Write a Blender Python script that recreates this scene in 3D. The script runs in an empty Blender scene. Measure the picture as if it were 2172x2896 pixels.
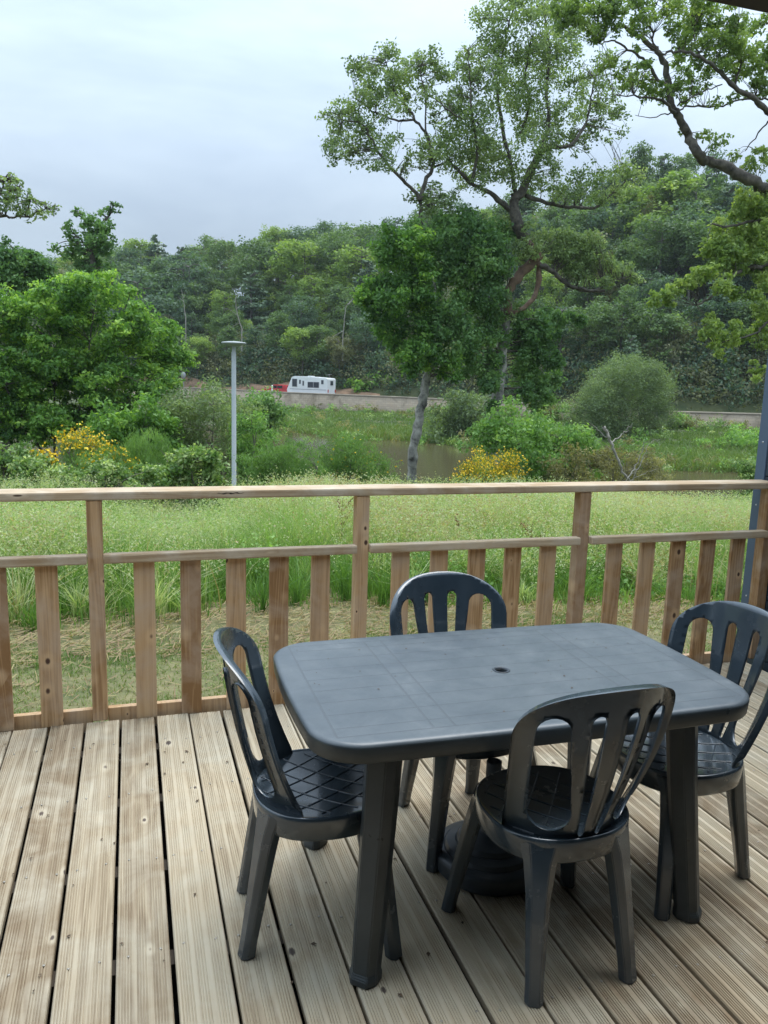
import bpy, bmesh, math, random
import numpy as np
from mathutils import Vector, Matrix, Euler
from mathutils.geometry import delaunay_2d_cdt

sc = bpy.context.scene
C = sc.collection
R = np.random.default_rng(11)
random.seed(5)
H = 1.62                       # eye height over the deck

# ------------------------------------------------------------------ camera
F_PX = 2251.73                 # focal length in pixels of a 2172 x 2896 picture
CM = np.array([[0.95366053, -0.29940463, 0.02980697],
               [-0.02222898, -0.16890237, -0.98538209],
               [0.30006243, 0.93905743, -0.16773099]])   # right, down, forward
cd = bpy.data.cameras.new('camera')
cam = bpy.data.objects.new('camera', cd)
C.objects.link(cam)
cd.sensor_fit = 'VERTICAL'
cd.sensor_height = 36.0
cd.lens = 36.0 * F_PX / 2896
cd.clip_end = 5000
cd.clip_start = 0.05
mw = Matrix.Identity(4)
for i in range(3):
    mw[i][0] = CM[0][i]
    mw[i][1] = -CM[1][i]
    mw[i][2] = -CM[2][i]
mw[0][3], mw[1][3], mw[2][3] = 0, 0, H
cam.matrix_world = mw
sc.camera = cam

# ------------------------------------------------------------------ sky, sun, exposure
SUN_EL, SUN_AZ = math.radians(70), math.radians(50)
w = bpy.data.worlds.new('World')
sc.world = w
w.use_nodes = True
nt = w.node_tree
for n in list(nt.nodes):
    nt.nodes.remove(n)


def nd(nt, t, **k):
    n = nt.nodes.new(t)
    for a, b in k.items():
        setattr(n, a, b)
    return n


out = nd(nt, 'ShaderNodeOutputWorld')
sky = nd(nt, 'ShaderNodeTexSky', sky_type='NISHITA', sun_disc=False)
sky.sun_elevation = SUN_EL
sky.sun_rotation = SUN_AZ
bg1 = nd(nt, 'ShaderNodeBackground')
bg1.inputs[1].default_value = 0.06
nt.links.new(sky.outputs[0], bg1.inputs[0])
tc = nd(nt, 'ShaderNodeTexCoord')
mp = nd(nt, 'ShaderNodeMapping')
mp.inputs['Scale'].default_value = (1.0, 1.0, 3.0)
nz = nd(nt, 'ShaderNodeTexNoise')
nz.inputs['Scale'].default_value = 1.9
nz.inputs['Detail'].default_value = 5
nz.inputs['Roughness'].default_value = 0.6
nz.inputs['Distortion'].default_value = 0.3
cr = nd(nt, 'ShaderNodeValToRGB')
cr.color_ramp.elements[0].position = 0.33
cr.color_ramp.elements[0].color = (0.205, 0.258, 0.332, 1)
cr.color_ramp.elements[1].position = 0.60
cr.color_ramp.elements[1].color = (0.285, 0.345, 0.410, 1)
nt.links.new(tc.outputs['Generated'], mp.inputs[0])
nt.links.new(mp.outputs[0], nz.inputs['Vector'])
nt.links.new(nz.outputs['Fac'], cr.inputs[0])
# an overcast dome: brighter towards the zenith
sx = nd(nt, 'ShaderNodeSeparateXYZ')
nt.links.new(tc.outputs['Generated'], sx.inputs[0])
zr = nd(nt, 'ShaderNodeMapRange')
zr.inputs['From Min'].default_value = 0.15
zr.inputs['From Max'].default_value = 1.0
zr.inputs['To Min'].default_value = 0.97
zr.inputs['To Max'].default_value = 4.0
nt.links.new(sx.outputs[2], zr.inputs[0])
bg2 = nd(nt, 'ShaderNodeBackground')
nt.links.new(cr.outputs[0], bg2.inputs[0])
nt.links.new(zr.outputs[0], bg2.inputs[1])
mx = nd(nt, 'ShaderNodeMixShader')
mx.inputs[0].default_value = 0.96
nt.links.new(bg1.outputs[0], mx.inputs[1])
nt.links.new(bg2.outputs[0], mx.inputs[2])
nt.links.new(mx.outputs[0], out.inputs[0])

sl = bpy.data.lights.new('sun', 'SUN')
sl.energy = 1.5
sl.angle = math.radians(40)
sl.color = (1.0, 0.96, 0.9)
sun = bpy.data.objects.new('sun', sl)
C.objects.link(sun)
sdir = Vector((math.sin(SUN_AZ) * math.cos(SUN_EL), math.cos(SUN_AZ) * math.cos(SUN_EL), math.sin(SUN_EL)))
sun.rotation_euler = sdir.to_track_quat('Z', 'Y').to_euler()
vs = sc.view_settings
vs.view_transform = 'Standard'
vs.look = 'None'
vs.exposure = 1.0
vs.gamma = 1.0
vs.use_curve_mapping = False
sc.cycles.max_bounces = 8
sc.cycles.transparent_max_bounces = 8
sc.cycles.use_denoising = True


# ------------------------------------------------------------------ helpers
def at(u, v, y):
    """the point seen at (u, v) of a 1659 x 2212 picture, y metres ahead"""
    d = np.array([(u * 1.30923 - 1086) / F_PX, (v * 1.30923 - 1448) / F_PX, 1.0]) @ CM
    t = y / d[1]
    return np.array([d[0] * t, y, H + d[2] * t])


def at_z(u, v, z):
    d = np.array([(u * 1.30923 - 1086) / F_PX, (v * 1.30923 - 1448) / F_PX, 1.0]) @ CM
    t = (z - H) / d[2]
    return np.array([d[0] * t, d[1] * t, z])


def tag(o, label=None, cat=None, group=None, kind=None):
    for k, v in (('label', label), ('category', cat), ('group', group), ('kind', kind)):
        if v:
            o[k] = v
    return o


def empty(name, loc=(0, 0, 0), rz=0.0):
    o = bpy.data.objects.new(name, None)
    o.location = Vector([float(a) for a in loc])
    o.rotation_euler = (0, 0, rz)
    o.empty_display_size = 0.1
    C.objects.link(o)
    return o


def link(name, me, parent=None, m=None):
    o = bpy.data.objects.new(name, me)
    C.objects.link(o)
    if parent:
        o.parent = parent
    if m and not me.materials:
        me.materials.append(m)
    return o


def dup(o, parent=None):
    c = o.copy()
    C.objects.link(c)
    if parent:
        c.parent = parent
    for ch in list(o.children):
        dup(ch, c)
    return c


def arrays_mesh(name, V, Fc, tint=None, smooth=False):
    """V (n,3), Fc (m,k) faces of equal size, tint (m,)"""
    V = np.asarray(V, np.float32)
    Fc = np.asarray(Fc, np.int32)
    me = bpy.data.meshes.new(name)
    m, k = Fc.shape
    me.vertices.add(len(V))
    me.vertices.foreach_set('co', V.ravel())
    me.loops.add(m * k)
    me.loops.foreach_set('vertex_index', Fc.ravel())
    me.polygons.add(m)
    me.polygons.foreach_set('loop_start', np.arange(0, m * k, k, dtype=np.int32))
    if smooth:
        me.polygons.foreach_set('use_smooth', np.ones(m, bool))
    if tint is not None:
        a = me.attributes.new('tint', 'FLOAT', 'FACE')
        a.data.foreach_set('value', np.asarray(tint, np.float32))
    me.update(calc_edges=True)
    return me


def bm_mesh(name, bm, smooth=False, recalc=True):
    me = bpy.data.meshes.new(name)
    if recalc:
        bmesh.ops.recalc_face_normals(bm, faces=bm.faces[:])
    bm.to_mesh(me)
    bm.free()
    if smooth:
        for p in me.polygons:
            p.use_smooth = True
    return me


def box(bm, x0, x1, y0, y1, z0, z1, bev=0.0):
    r = bmesh.ops.create_cube(bm, size=1)
    vs_ = r['verts']
    bmesh.ops.scale(bm, vec=(x1 - x0, y1 - y0, z1 - z0), verts=vs_)
    bmesh.ops.translate(bm, vec=((x0 + x1) / 2, (y0 + y1) / 2, (z0 + z1) / 2), verts=vs_)
    if bev:
        es = list({e for v in vs_ for e in v.link_edges})
        bmesh.ops.bevel(bm, geom=es, offset=bev, segments=2, affect='EDGES', profile=0.6)


def box_obj(name, b, m, parent=None, bev=0.0):
    bm = bmesh.new()
    box(bm, *b, bev=bev)
    return link(name, bm_mesh(name, bm), parent, m)


def lathe(prof, n=40):
    """prof: list of (r, z)"""
    V, Fc = [], []
    for r, z in prof:
        for i in range(n):
            a = 2 * math.pi * i / n
            V.append((r * math.cos(a), r * math.sin(a), z))
    for j in range(len(prof) - 1):
        for i in range(n):
            k = (i + 1) % n
            Fc.append((j * n + i, j * n + k, (j + 1) * n + k, (j + 1) * n + i))
    return np.array(V), np.array(Fc)


def tubes(polys, sides=6):
    """polys: list of (pts (n,3), radii (n,)) -> V, F quads"""
    VV, FF, off = [], [], 0
    ang = np.linspace(0, 2 * np.pi, sides, endpoint=False)
    ca, sa = np.cos(ang), np.sin(ang)
    for pts, rad in polys:
        P = np.asarray(pts, float)
        n = len(P)
        T = np.gradient(P, axis=0)
        T /= np.linalg.norm(T, axis=1)[:, None] + 1e-9
        up = np.array([0.31, 0.17, 0.93])
        if abs(T[0] @ up) > 0.9:
            up = np.array([0.9, 0.3, 0.1])
        A = np.cross(T, up)
        A /= np.linalg.norm(A, axis=1)[:, None] + 1e-9
        B = np.cross(T, A)
        r = np.asarray(rad, float)
        ring = P[:, None, :] + r[:, None, None] * (ca[None, :, None] * A[:, None, :] + sa[None, :, None] * B[:, None, :])
        VV.append(ring.reshape(-1, 3))
        i = np.arange(n - 1)[:, None] * sides
        j = np.arange(sides)[None, :]
        k = (j + 1) % sides
        FF.append(np.stack([i + j, i + k, i + sides + k, i + sides + j], -1).reshape(-1, 4) + off)
        off += n * sides
    return np.concatenate(VV), np.concatenate(FF)


def smooth_poly(pts, k=4, jit=0.0):
    """Catmull-Rom resample of a polyline"""
    P = np.asarray(pts, float)
    if len(P) < 3:
        t = np.linspace(0, 1, k * 2)[:, None]
        return P[0] * (1 - t) + P[-1] * t
    Q = np.vstack([2 * P[0] - P[1], P, 2 * P[-1] - P[-2]])
    o = []
    for i in range(1, len(Q) - 2):
        for t in np.linspace(0, 1, k, endpoint=False):
            p0, p1, p2, p3 = Q[i - 1], Q[i], Q[i + 1], Q[i + 2]
            o.append(0.5 * (2 * p1 + (p2 - p0) * t + (2 * p0 - 5 * p1 + 4 * p2 - p3) * t * t + (3 * p1 - p0 - 3 * p2 + p3) * t ** 3))
    o.append(P[-1])
    o = np.array(o)
    if jit:
        o[1:-1] += R.normal(0, jit, (len(o) - 2, 3))
    return o


def unit(v):
    return v / (np.linalg.norm(v, axis=-1, keepdims=True) + 1e-9)


def leaves(Cn, size, bias=None, aspect=0.55, droop=0.0):
    """diamond leaves at centres Cn -> V, F"""
    n = len(Cn)
    N = R.normal(0, 1, (n, 3))
    if bias is not None:
        N = unit(N) + bias
    N = unit(N)
    T = unit(np.cross(N, R.normal(0, 1, (n, 3))))
    if droop:
        T[:, 2] -= droop
        T = unit(T)
    B = unit(np.cross(N, T))
    s = (np.asarray(size) * R.uniform(0.7, 1.3, n))[:, None]
    V = np.stack([Cn - T * s * 0.5, Cn + B * s * 0.5 * aspect + N * s * 0.08, Cn + T * s * 0.5, Cn - B * s * 0.5 * aspect + N * s * 0.08], 1).reshape(-1, 3)
    return V, np.arange(4 * n).reshape(n, 4)


# ------------------------------------------------------------------ materials
def material(name):
    m = bpy.data.materials.new(name)
    m.use_nodes = True
    nt = m.node_tree
    b = nt.nodes['Principled BSDF']
    return m, nt, b


def ramp(nt, stops, fac=None):
    r = nd(nt, 'ShaderNodeValToRGB')
    el = r.color_ramp.elements
    while len(el) > 1:
        el.remove(el[-1])
    el[0].position = stops[0][0]
    el[0].color = (*stops[0][1], 1)
    for p, c in stops[1:]:
        e = el.new(p)
        e.color = (*c, 1)
    if fac is not None:
        nt.links.new(fac, r.inputs[0])
    return r


def math_node(nt, op, a, b=None, c=None):
    n = nd(nt, 'ShaderNodeMath', operation=op)
    for i, x in enumerate((a, b, c)):
        if x is None:
            continue
        if isinstance(x, (int, float)):
            n.inputs[i].default_value = x
        else:
            nt.links.new(x, n.inputs[i])
    return n.outputs[0]


def mixc(nt, fac, a, b, mode='MIX'):
    n = nd(nt, 'ShaderNodeMix', data_type='RGBA', blend_type=mode)
    for s, x in ((n.inputs[0], fac), (n.inputs[6], a), (n.inputs[7], b)):
        if isinstance(x, (int, float)):
            s.default_value = x
        elif isinstance(x, tuple):
            s.default_value = (*x, 1)
        else:
            nt.links.new(x, s)
    return n.outputs[2]


def noise(nt, vec, scale, detail=4, rough=0.55, dist=0.0):
    n = nd(nt, 'ShaderNodeTexNoise')
    n.inputs['Scale'].default_value = scale
    n.inputs['Detail'].default_value = detail
    n.inputs['Roughness'].default_value = rough
    n.inputs['Distortion'].default_value = dist
    if vec is not None:
        nt.links.new(vec, n.inputs['Vector'])
    return n.outputs['Fac']


def bump(nt, b, h, strength=0.3, dist=0.01):
    n = nd(nt, 'ShaderNodeBump')
    n.inputs['Strength'].default_value = strength
    n.inputs['Distance'].default_value = dist
    nt.links.new(h, n.inputs['Height'])
    nt.links.new(n.outputs[0], b.inputs['Normal'])


def mapping(nt, vec, scale=(1, 1, 1)):
    n = nd(nt, 'ShaderNodeMapping')
    n.inputs['Scale'].default_value = scale
    nt.links.new(vec, n.inputs[0])
    return n.outputs[0]


def local_coords(nt, shift=True):
    """object coordinates, shifted by the object's own random number so that no two alike pieces match"""
    tcn = nd(nt, 'ShaderNodeTexCoord')
    if not shift:
        return tcn.outputs['Object'], None
    oi = nd(nt, 'ShaderNodeObjectInfo')
    cx = nd(nt, 'ShaderNodeCombineXYZ')
    for i, k in enumerate((37.0, 91.0, 53.0)):
        nt.links.new(math_node(nt, 'MULTIPLY', oi.outputs['Random'], k), cx.inputs[i])
    ad = nd(nt, 'ShaderNodeVectorMath', operation='ADD')
    nt.links.new(tcn.outputs['Object'], ad.inputs[0])
    nt.links.new(cx.outputs[0], ad.inputs[1])
    return ad.outputs[0], oi.outputs['Random']


def leaf_mat(name, stops, trans=0.45, rough=0.55):
    m, nt, b = material(name)
    a = nd(nt, 'ShaderNodeAttribute', attribute_name='tint')
    r = ramp(nt, stops, a.outputs['Fac'])
    nt.links.new(r.outputs[0], b.inputs['Base Color'])
    b.inputs['Roughness'].default_value = rough
    b.inputs['Specular IOR Level'].default_value = 0.35
    tr = nd(nt, 'ShaderNodeBsdfTranslucent')
    c2 = mixc(nt, 1.0, r.outputs[0], (1.15, 1.2, 0.55), 'MULTIPLY')
    nt.links.new(c2, tr.inputs[0])
    ms = nd(nt, 'ShaderNodeMixShader')
    ms.inputs[0].default_value = trans
    nt.links.new(b.outputs[0], ms.inputs[1])
    nt.links.new(tr.outputs[0], ms.inputs[2])
    nt.links.new(ms.outputs[0], nt.nodes['Material Output'].inputs[0])
    return m


def green(a, b, c, k=2.1):
    return [(p, tuple(min(0.8, x * k) for x in q)) for p, q in ((0.0, a), (0.5, b), (1.0, c))]


def wood_mat(name, axis, stops, knot=(0.05, 0.03, 0.02), knot_scale=(8, 2.6, 8), knot_r=0.06, weather=None, grain=1.0, rough=0.75, bumps=0.15, line_amp=0.55):
    """boards: fibres along `axis`, growth lines, round knots with a pale halo, weathering patches"""
    m, nt, b = material(name)
    vec, rnd = local_coords(nt)
    st = [60.0, 60.0, 60.0]
    st[axis] = 1.6
    fib = noise(nt, mapping(nt, vec, tuple(s * 2.2 for s in st)), 1.0, 5, 0.6)
    st2 = [11.0, 11.0, 11.0]
    st2[axis] = 0.55
    broad = noise(nt, mapping(nt, vec, tuple(st2)), 1.0, 3, 0.5, 0.6)
    lines = math_node(nt, 'PINGPONG', math_node(nt, 'MULTIPLY', broad, 9.0 * grain), 0.5)
    # knots
    vo = nd(nt, 'ShaderNodeTexVoronoi')
    vo.inputs['Scale'].default_value = 1.0
    vo.inputs['Randomness'].default_value = 0.9
    dv = nd(nt, 'ShaderNodeVectorMath', operation='ADD')
    nt.links.new(mapping(nt, vec, knot_scale), dv.inputs[0])
    nt.links.new(dv.outputs[0], vo.inputs['Vector'])
    sp = nd(nt, 'ShaderNodeSeparateColor')
    nt.links.new(vo.outputs['Color'], sp.inputs[0])
    size = math_node(nt, 'MULTIPLY', sp.outputs[0], knot_r)
    kd = math_node(nt, 'DIVIDE', vo.outputs['Distance'], math_node(nt, 'ADD', size, 0.012))
    kcore = nd(nt, 'ShaderNodeMapRange', interpolation_type='SMOOTHSTEP')
    kcore.inputs['From Min'].default_value = 0.7
    kcore.inputs['From Max'].default_value = 1.15
    kcore.inputs['To Min'].default_value = 1.0
    kcore.inputs['To Max'].default_value = 0.0
    nt.links.new(kd, kcore.inputs[0])
    khalo = nd(nt, 'ShaderNodeMapRange', interpolation_type='SMOOTHSTEP')
    khalo.inputs['From Min'].default_value = 1.1
    khalo.inputs['From Max'].default_value = 3.0
    khalo.inputs['To Min'].default_value = 0.45
    khalo.inputs['To Max'].default_value = 0.0
    nt.links.new(kd, khalo.inputs[0])
    f0 = math_node(nt, 'ADD', math_node(nt, 'MULTIPLY', fib, 0.5), math_node(nt, 'MULTIPLY', lines, line_amp))
    f1 = math_node(nt, 'ADD', f0, math_node(nt, 'MULTIPLY', math_node(nt, 'SUBTRACT', rnd, 0.5), 0.42))
    col = ramp(nt, stops, f1).outputs[0]
    if weather:
        wn = noise(nt, mapping(nt, vec, (5, 5, 5)), 1.0, 5, 0.6, 0.5)
        wf = nd(nt, 'ShaderNodeMapRange')
        wf.inputs['From Min'].default_value = 0.42
        wf.inputs['From Max'].default_value = 0.72
        wf.inputs['To Max'].default_value = 0.75
        nt.links.new(wn, wf.inputs[0])
        col = mixc(nt, wf.outputs[0], col, weather)
    col = mixc(nt, khalo.outputs[0], col, tuple(min(1, c * 1.15) for c in stops[-1][1]))
    col = mixc(nt, kcore.outputs[0], col, knot)
    nt.links.new(col, b.inputs['Base Color'])
    b.inputs['Roughness'].default_value = rough
    b.inputs['Specular IOR Level'].default_value = 0.3
    bump(nt, b, f0, bumps, 0.004)
    return m


def plain_mat(name, col, rough=0.5, var=0.0, scale=8.0, metal=0.0, bmp=0.0, spec=0.5):
    m, nt, b = material(name)
    b.inputs['Roughness'].default_value = rough
    b.inputs['Metallic'].default_value = metal
    b.inputs['Specular IOR Level'].default_value = spec
    if var:
        vec, _ = local_coords(nt)
        f = noise(nt, vec, scale, 6, 0.62, 0.2)
        r = ramp(nt, [(0.3, tuple(c * (1 - var) for c in col)), (0.7, tuple(c * (1 + var) for c in col))], f)
        nt.links.new(r.outputs[0], b.inputs['Base Color'])
        if bmp:
            bump(nt, b, f, bmp, 0.02)
    else:
        b.inputs['Base Color'].default_value = (*col, 1)
    return m


DECK = wood_mat('weathered_deck_wood', 1,
                [(0.12, (0.23, 0.17, 0.105)), (0.42, (0.42, 0.345, 0.235)), (0.8, (0.51, 0.445, 0.33))],
                knot=(0.10, 0.075, 0.06), knot_scale=(7.5, 4.2, 0.5), knot_r=0.10, weather=(0.45, 0.405, 0.31), rough=0.7, line_amp=0.35)
RAILW = wood_mat('brown_treated_wood', 2,
                 [(0.2, (0.27, 0.145, 0.06)), (0.5, (0.50, 0.315, 0.16)), (0.85, (0.60, 0.41, 0.235))],
                 knot=(0.075, 0.04, 0.026), knot_scale=(11, 0.6, 7.5), knot_r=0.15, weather=(0.50, 0.38, 0.275), rough=0.75)
RAILX = wood_mat('pale_rail_wood', 0,
                 [(0.2, (0.34, 0.235, 0.135)), (0.5, (0.50, 0.385, 0.25)), (0.85, (0.60, 0.485, 0.34))],
                 knot=(0.08, 0.05, 0.03), knot_scale=(3.2, 0.6, 14), knot_r=0.06, weather=(0.55, 0.475, 0.37), rough=0.75)


def plastic(name, col, rough, dirt=0.1, gloss=0.0):
    m, nt, b = material(name)
    b.inputs['Coat Weight'].default_value = gloss
    b.inputs['Coat Roughness'].default_value = 0.10
    b.inputs['Coat IOR'].default_value = 1.6
    vec, _ = local_coords(nt)
    f = noise(nt, vec, 7, 6, 0.65, 0.3)
    r = ramp(nt, [(0.35, col), (0.75, tuple(c * (1 + dirt * 4) + dirt * 0.02 for c in col))], f)
    nt.links.new(r.outputs[0], b.inputs['Base Color'])
    f2 = noise(nt, vec, 16, 5, 0.6)
    rr = ramp(nt, [(0.3, (rough * 0.8,) * 3), (0.7, (rough * 1.35,) * 3)], f2)
    nt.links.new(rr.outputs[0], b.inputs['Roughness'])
    f3 = noise(nt, vec, 420, 2, 0.5)
    bump(nt, b, f3, 0.06, 0.001)
    return m


CHAIRM = plastic('dark_chair_plastic', (0.036, 0.051, 0.064), 0.22, 0.06, 0.6)
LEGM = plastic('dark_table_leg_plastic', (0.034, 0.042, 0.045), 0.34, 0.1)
BASEM = plastic('parasol_base_plastic', (0.034, 0.043, 0.052), 0.36, 0.12)


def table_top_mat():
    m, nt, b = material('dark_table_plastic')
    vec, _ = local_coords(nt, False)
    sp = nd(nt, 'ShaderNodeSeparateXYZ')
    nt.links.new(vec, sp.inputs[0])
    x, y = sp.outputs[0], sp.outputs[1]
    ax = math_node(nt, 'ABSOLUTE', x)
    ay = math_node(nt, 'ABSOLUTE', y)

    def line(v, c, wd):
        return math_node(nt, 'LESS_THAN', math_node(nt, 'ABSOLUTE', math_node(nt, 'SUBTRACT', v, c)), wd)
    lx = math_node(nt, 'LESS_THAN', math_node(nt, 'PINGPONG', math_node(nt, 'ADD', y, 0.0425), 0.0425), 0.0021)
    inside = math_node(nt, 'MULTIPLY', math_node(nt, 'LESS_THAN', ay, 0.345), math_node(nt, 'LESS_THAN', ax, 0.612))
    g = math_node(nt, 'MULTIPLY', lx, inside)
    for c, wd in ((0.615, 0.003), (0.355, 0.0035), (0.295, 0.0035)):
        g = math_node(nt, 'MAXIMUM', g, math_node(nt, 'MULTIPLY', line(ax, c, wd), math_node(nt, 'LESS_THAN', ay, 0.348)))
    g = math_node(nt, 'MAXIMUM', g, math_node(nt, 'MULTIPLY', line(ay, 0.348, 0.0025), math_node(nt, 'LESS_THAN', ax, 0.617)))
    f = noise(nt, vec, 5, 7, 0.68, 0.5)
    r = ramp(nt, [(0.3, (0.060, 0.076, 0.088)), (0.5, (0.082, 0.099, 0.111)), (0.62, (0.098, 0.115, 0.126)), (0.8, (0.16, 0.176, 0.185))], f)  # pale tones hold dust and a painted-in sky reflection
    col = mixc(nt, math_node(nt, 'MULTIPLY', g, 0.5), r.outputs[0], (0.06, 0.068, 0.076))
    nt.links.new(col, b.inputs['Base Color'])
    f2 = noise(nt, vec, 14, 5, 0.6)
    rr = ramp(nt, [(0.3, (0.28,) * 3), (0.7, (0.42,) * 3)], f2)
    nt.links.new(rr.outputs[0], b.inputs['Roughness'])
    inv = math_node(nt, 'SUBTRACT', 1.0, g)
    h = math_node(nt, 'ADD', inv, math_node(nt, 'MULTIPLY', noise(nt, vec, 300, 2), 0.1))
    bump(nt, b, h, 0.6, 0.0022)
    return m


TOPM = table_top_mat()
SLATE = plain_mat('slate_blue_cladding', (0.035, 0.048, 0.062), 0.55, 0.15, 3.0)
TRIMM = plain_mat('blue_grey_corner_trim', (0.085, 0.120, 0.175), 0.45, 0.06, 2.0)
BARK = plain_mat('oak_bark', (0.085, 0.073, 0.058), 0.9, 0.7, 6.0, bmp=0.9)
BARKG = plain_mat('pale_lichen_bark', (0.25, 0.235, 0.205), 0.9, 0.85, 3.5, bmp=0.9)
BARKR = plain_mat('reddish_broken_bark', (0.15, 0.095, 0.062), 0.9, 0.45, 5.0, bmp=0.9)
DEADW = plain_mat('bleached_dead_wood', (0.27, 0.25, 0.21), 0.85, 0.3, 6.0)
TWIG = plain_mat('grey_twigs', (0.13, 0.115, 0.095), 0.9, 0.3, 6.0)

L_OAK = leaf_mat('oak_leaves', green((0.055, 0.084, 0.038), (0.108, 0.150, 0.066), (0.19, 0.235, 0.11)))
L_DARK = leaf_mat('dark_maple_leaves', green((0.032, 0.068, 0.027), (0.066, 0.125, 0.044), (0.125, 0.195, 0.066)))
L_LIGHT = leaf_mat('pale_oak_leaves', green((0.052, 0.086, 0.028), (0.115, 0.165, 0.046), (0.20, 0.245, 0.075)))
L_HORN = leaf_mat('hornbeam_leaves', green((0.028, 0.066, 0.017), (0.075, 0.150, 0.032), (0.19, 0.28, 0.052)))
L_WILLOW = leaf_mat('willow_leaves', green((0.050, 0.075, 0.035), (0.105, 0.145, 0.066), (0.19, 0.23, 0.11)))
L_SHRUB = leaf_mat('fresh_shrub_leaves', green((0.040, 0.085, 0.022), (0.095, 0.175, 0.045), (0.19, 0.27, 0.085)))
L_BROOM = leaf_mat('broom_stems', green((0.035, 0.075, 0.020), (0.075, 0.135, 0.036), (0.12, 0.19, 0.055)))
L_FLOWER = leaf_mat('broom_flowers', green((0.62, 0.38, 0.014), (0.80, 0.52, 0.02), (0.86, 0.66, 0.06), 1.0), 0.2)
L_SCRUB = leaf_mat('bramble_leaves', green((0.04, 0.08, 0.024), (0.10, 0.155, 0.05), (0.30, 0.33, 0.18)))
L_BROWN = leaf_mat('brownish_scrub_leaves', green((0.055, 0.055, 0.025), (0.115, 0.11, 0.05), (0.19, 0.175, 0.085)))
F_MID = leaf_mat('wood_mid_green', green((0.028, 0.052, 0.022), (0.058, 0.095, 0.036), (0.10, 0.145, 0.050), 2.2))
F_YEL = leaf_mat('wood_yellow_green', green((0.048, 0.080, 0.020), (0.095, 0.145, 0.034), (0.165, 0.21, 0.055), 2.2))
F_DRK = leaf_mat('wood_blue_green', green((0.022, 0.044, 0.027), (0.042, 0.074, 0.043), (0.072, 0.11, 0.062), 2.2))
F_BRN = leaf_mat('wood_olive_brown', green((0.045, 0.052, 0.026), (0.085, 0.092, 0.046), (0.13, 0.135, 0.068), 2.2))
F_PIN = leaf_mat('wood_pine_green', green((0.022, 0.045, 0.026), (0.048, 0.078, 0.042), (0.085, 0.115, 0.062), 2.2), 0.15)
GRASS = leaf_mat('meadow_grass', [(0.0, (0.085, 0.185, 0.035)), (0.3, (0.18, 0.32, 0.07)), (0.55, (0.31, 0.44, 0.14)), (0.78, (0.48, 0.545, 0.30)), (0.9, (0.56, 0.54, 0.35)), (1.0, (0.40, 0.29, 0.15))], 0.45)
LAWN = leaf_mat('mown_grass', [(0.0, (0.10, 0.195, 0.035)), (0.4, (0.21, 0.27, 0.07)), (0.72, (0.34, 0.29, 0.13)), (1.0, (0.28, 0.185, 0.105))], 0.3)
REED = leaf_mat('bank_grass', [(0.0, (0.06, 0.12, 0.025)), (0.5, (0.13, 0.215, 0.045)), (0.8, (0.22, 0.28, 0.075)), (1.0, (0.22, 0.18, 0.085))], 0.35)

# ------------------------------------------------------------------ setting: ground, pond, road
WALLPX = [(604, 846), (750, 852), (896, 858), (1210, 874), (1460, 888), (1640, 893)]
wp = np.array([at_z(u, v, -0.5) for u, v in WALLPX])
d0 = unit(wp[0] - wp[2])
wp = np.vstack([wp[0] + d0 * 150, wp[0] + d0 * 60, wp, wp[-1] + unit(wp[-1] - wp[-3]) * 40])
wp[:, 2] = -0.5
w_az = np.arctan2(wp[:, 0], wp[:, 1])
w_r = np.hypot(wp[:, 0], wp[:, 1])
o_ = np.argsort(w_az)
w_az, w_r = w_az[o_], w_r[o_]
SKYL = [(-200, 570), (0, 560), (120, 552), (250, 548), (320, 520), (400, 520), (540, 512), (600, 490), (660, 482), (740, 494), (800, 475), (900, 450),
        (1050, 430), (1200, 405), (1300, 370), (1430, 330), (1500, 340), (1580, 372), (1659, 405), (1900, 450)]


def el_az(u, v):
    p = at(u, v, 100.0) - np.array([0, 0, H])
    return math.atan2(p[0], p[1]), math.atan2(p[2], math.hypot(p[0], p[1]))


sk = np.array([el_az(u, v) for u, v in SKYL])


def wall_r(az):
    return np.interp(az, w_az, w_r)


RIDGE = 62.0


def ground_z(x, y):
    x = np.asarray(x, float)
    y = np.asarray(y, float)
    r = np.hypot(x, y)
    az = np.arctan2(x, y)
    rw = wall_r(az)
    near = np.interp(r, [0, 3.7, 7, 12, 18, 26, 29.5, 32.5], [-0.5, -0.5, -0.52, -0.95, -1.6, -2.35, -2.95, -3.6])
    bank0 = np.interp(rw, [60, 95], [-1.5, -2.45])
    far0 = rw * 0.64
    t = np.clip((r - far0) / (rw - 1.0 - far0), 0, 1)
    low = np.where(r < 32.5, near, -3.6 + (bank0 + 3.6) * np.clip(t * 1.0, 0, 1) ** 0.75)
    step = np.clip((r - rw - 0.9) / 0.3, 0, 1)
    z = low * (1 - step) + (-1.25) * step
    zr_ = H + (rw + RIDGE) * np.tan(np.interp(az, sk[:, 0], sk[:, 1])) - 10.5
    h = np.clip((r - rw - 9.0) / (RIDGE - 9.0), 0, 1)
    hill = -1.25 + (zr_ + 1.25) * h
    hill = hill + np.clip((r - rw - 8.6) / 1.6, 0, 1) * 1.3 * (1 - h)
    front = (np.abs(az) < 1.45)
    z = np.where((r > rw + 8.6) & front, hill, z)
    z = np.where(front, z, np.interp(r, [0, 10, 60, 1500], [-0.5, -0.5, -1.2, -2.0]))
    wob = 0.06 * np.sin(x * 1.3 + y * .7) * np.sin(y * 1.1 - x * .4)
    return z + wob * np.clip((r - 4) / 6, 0, 1)


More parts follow.
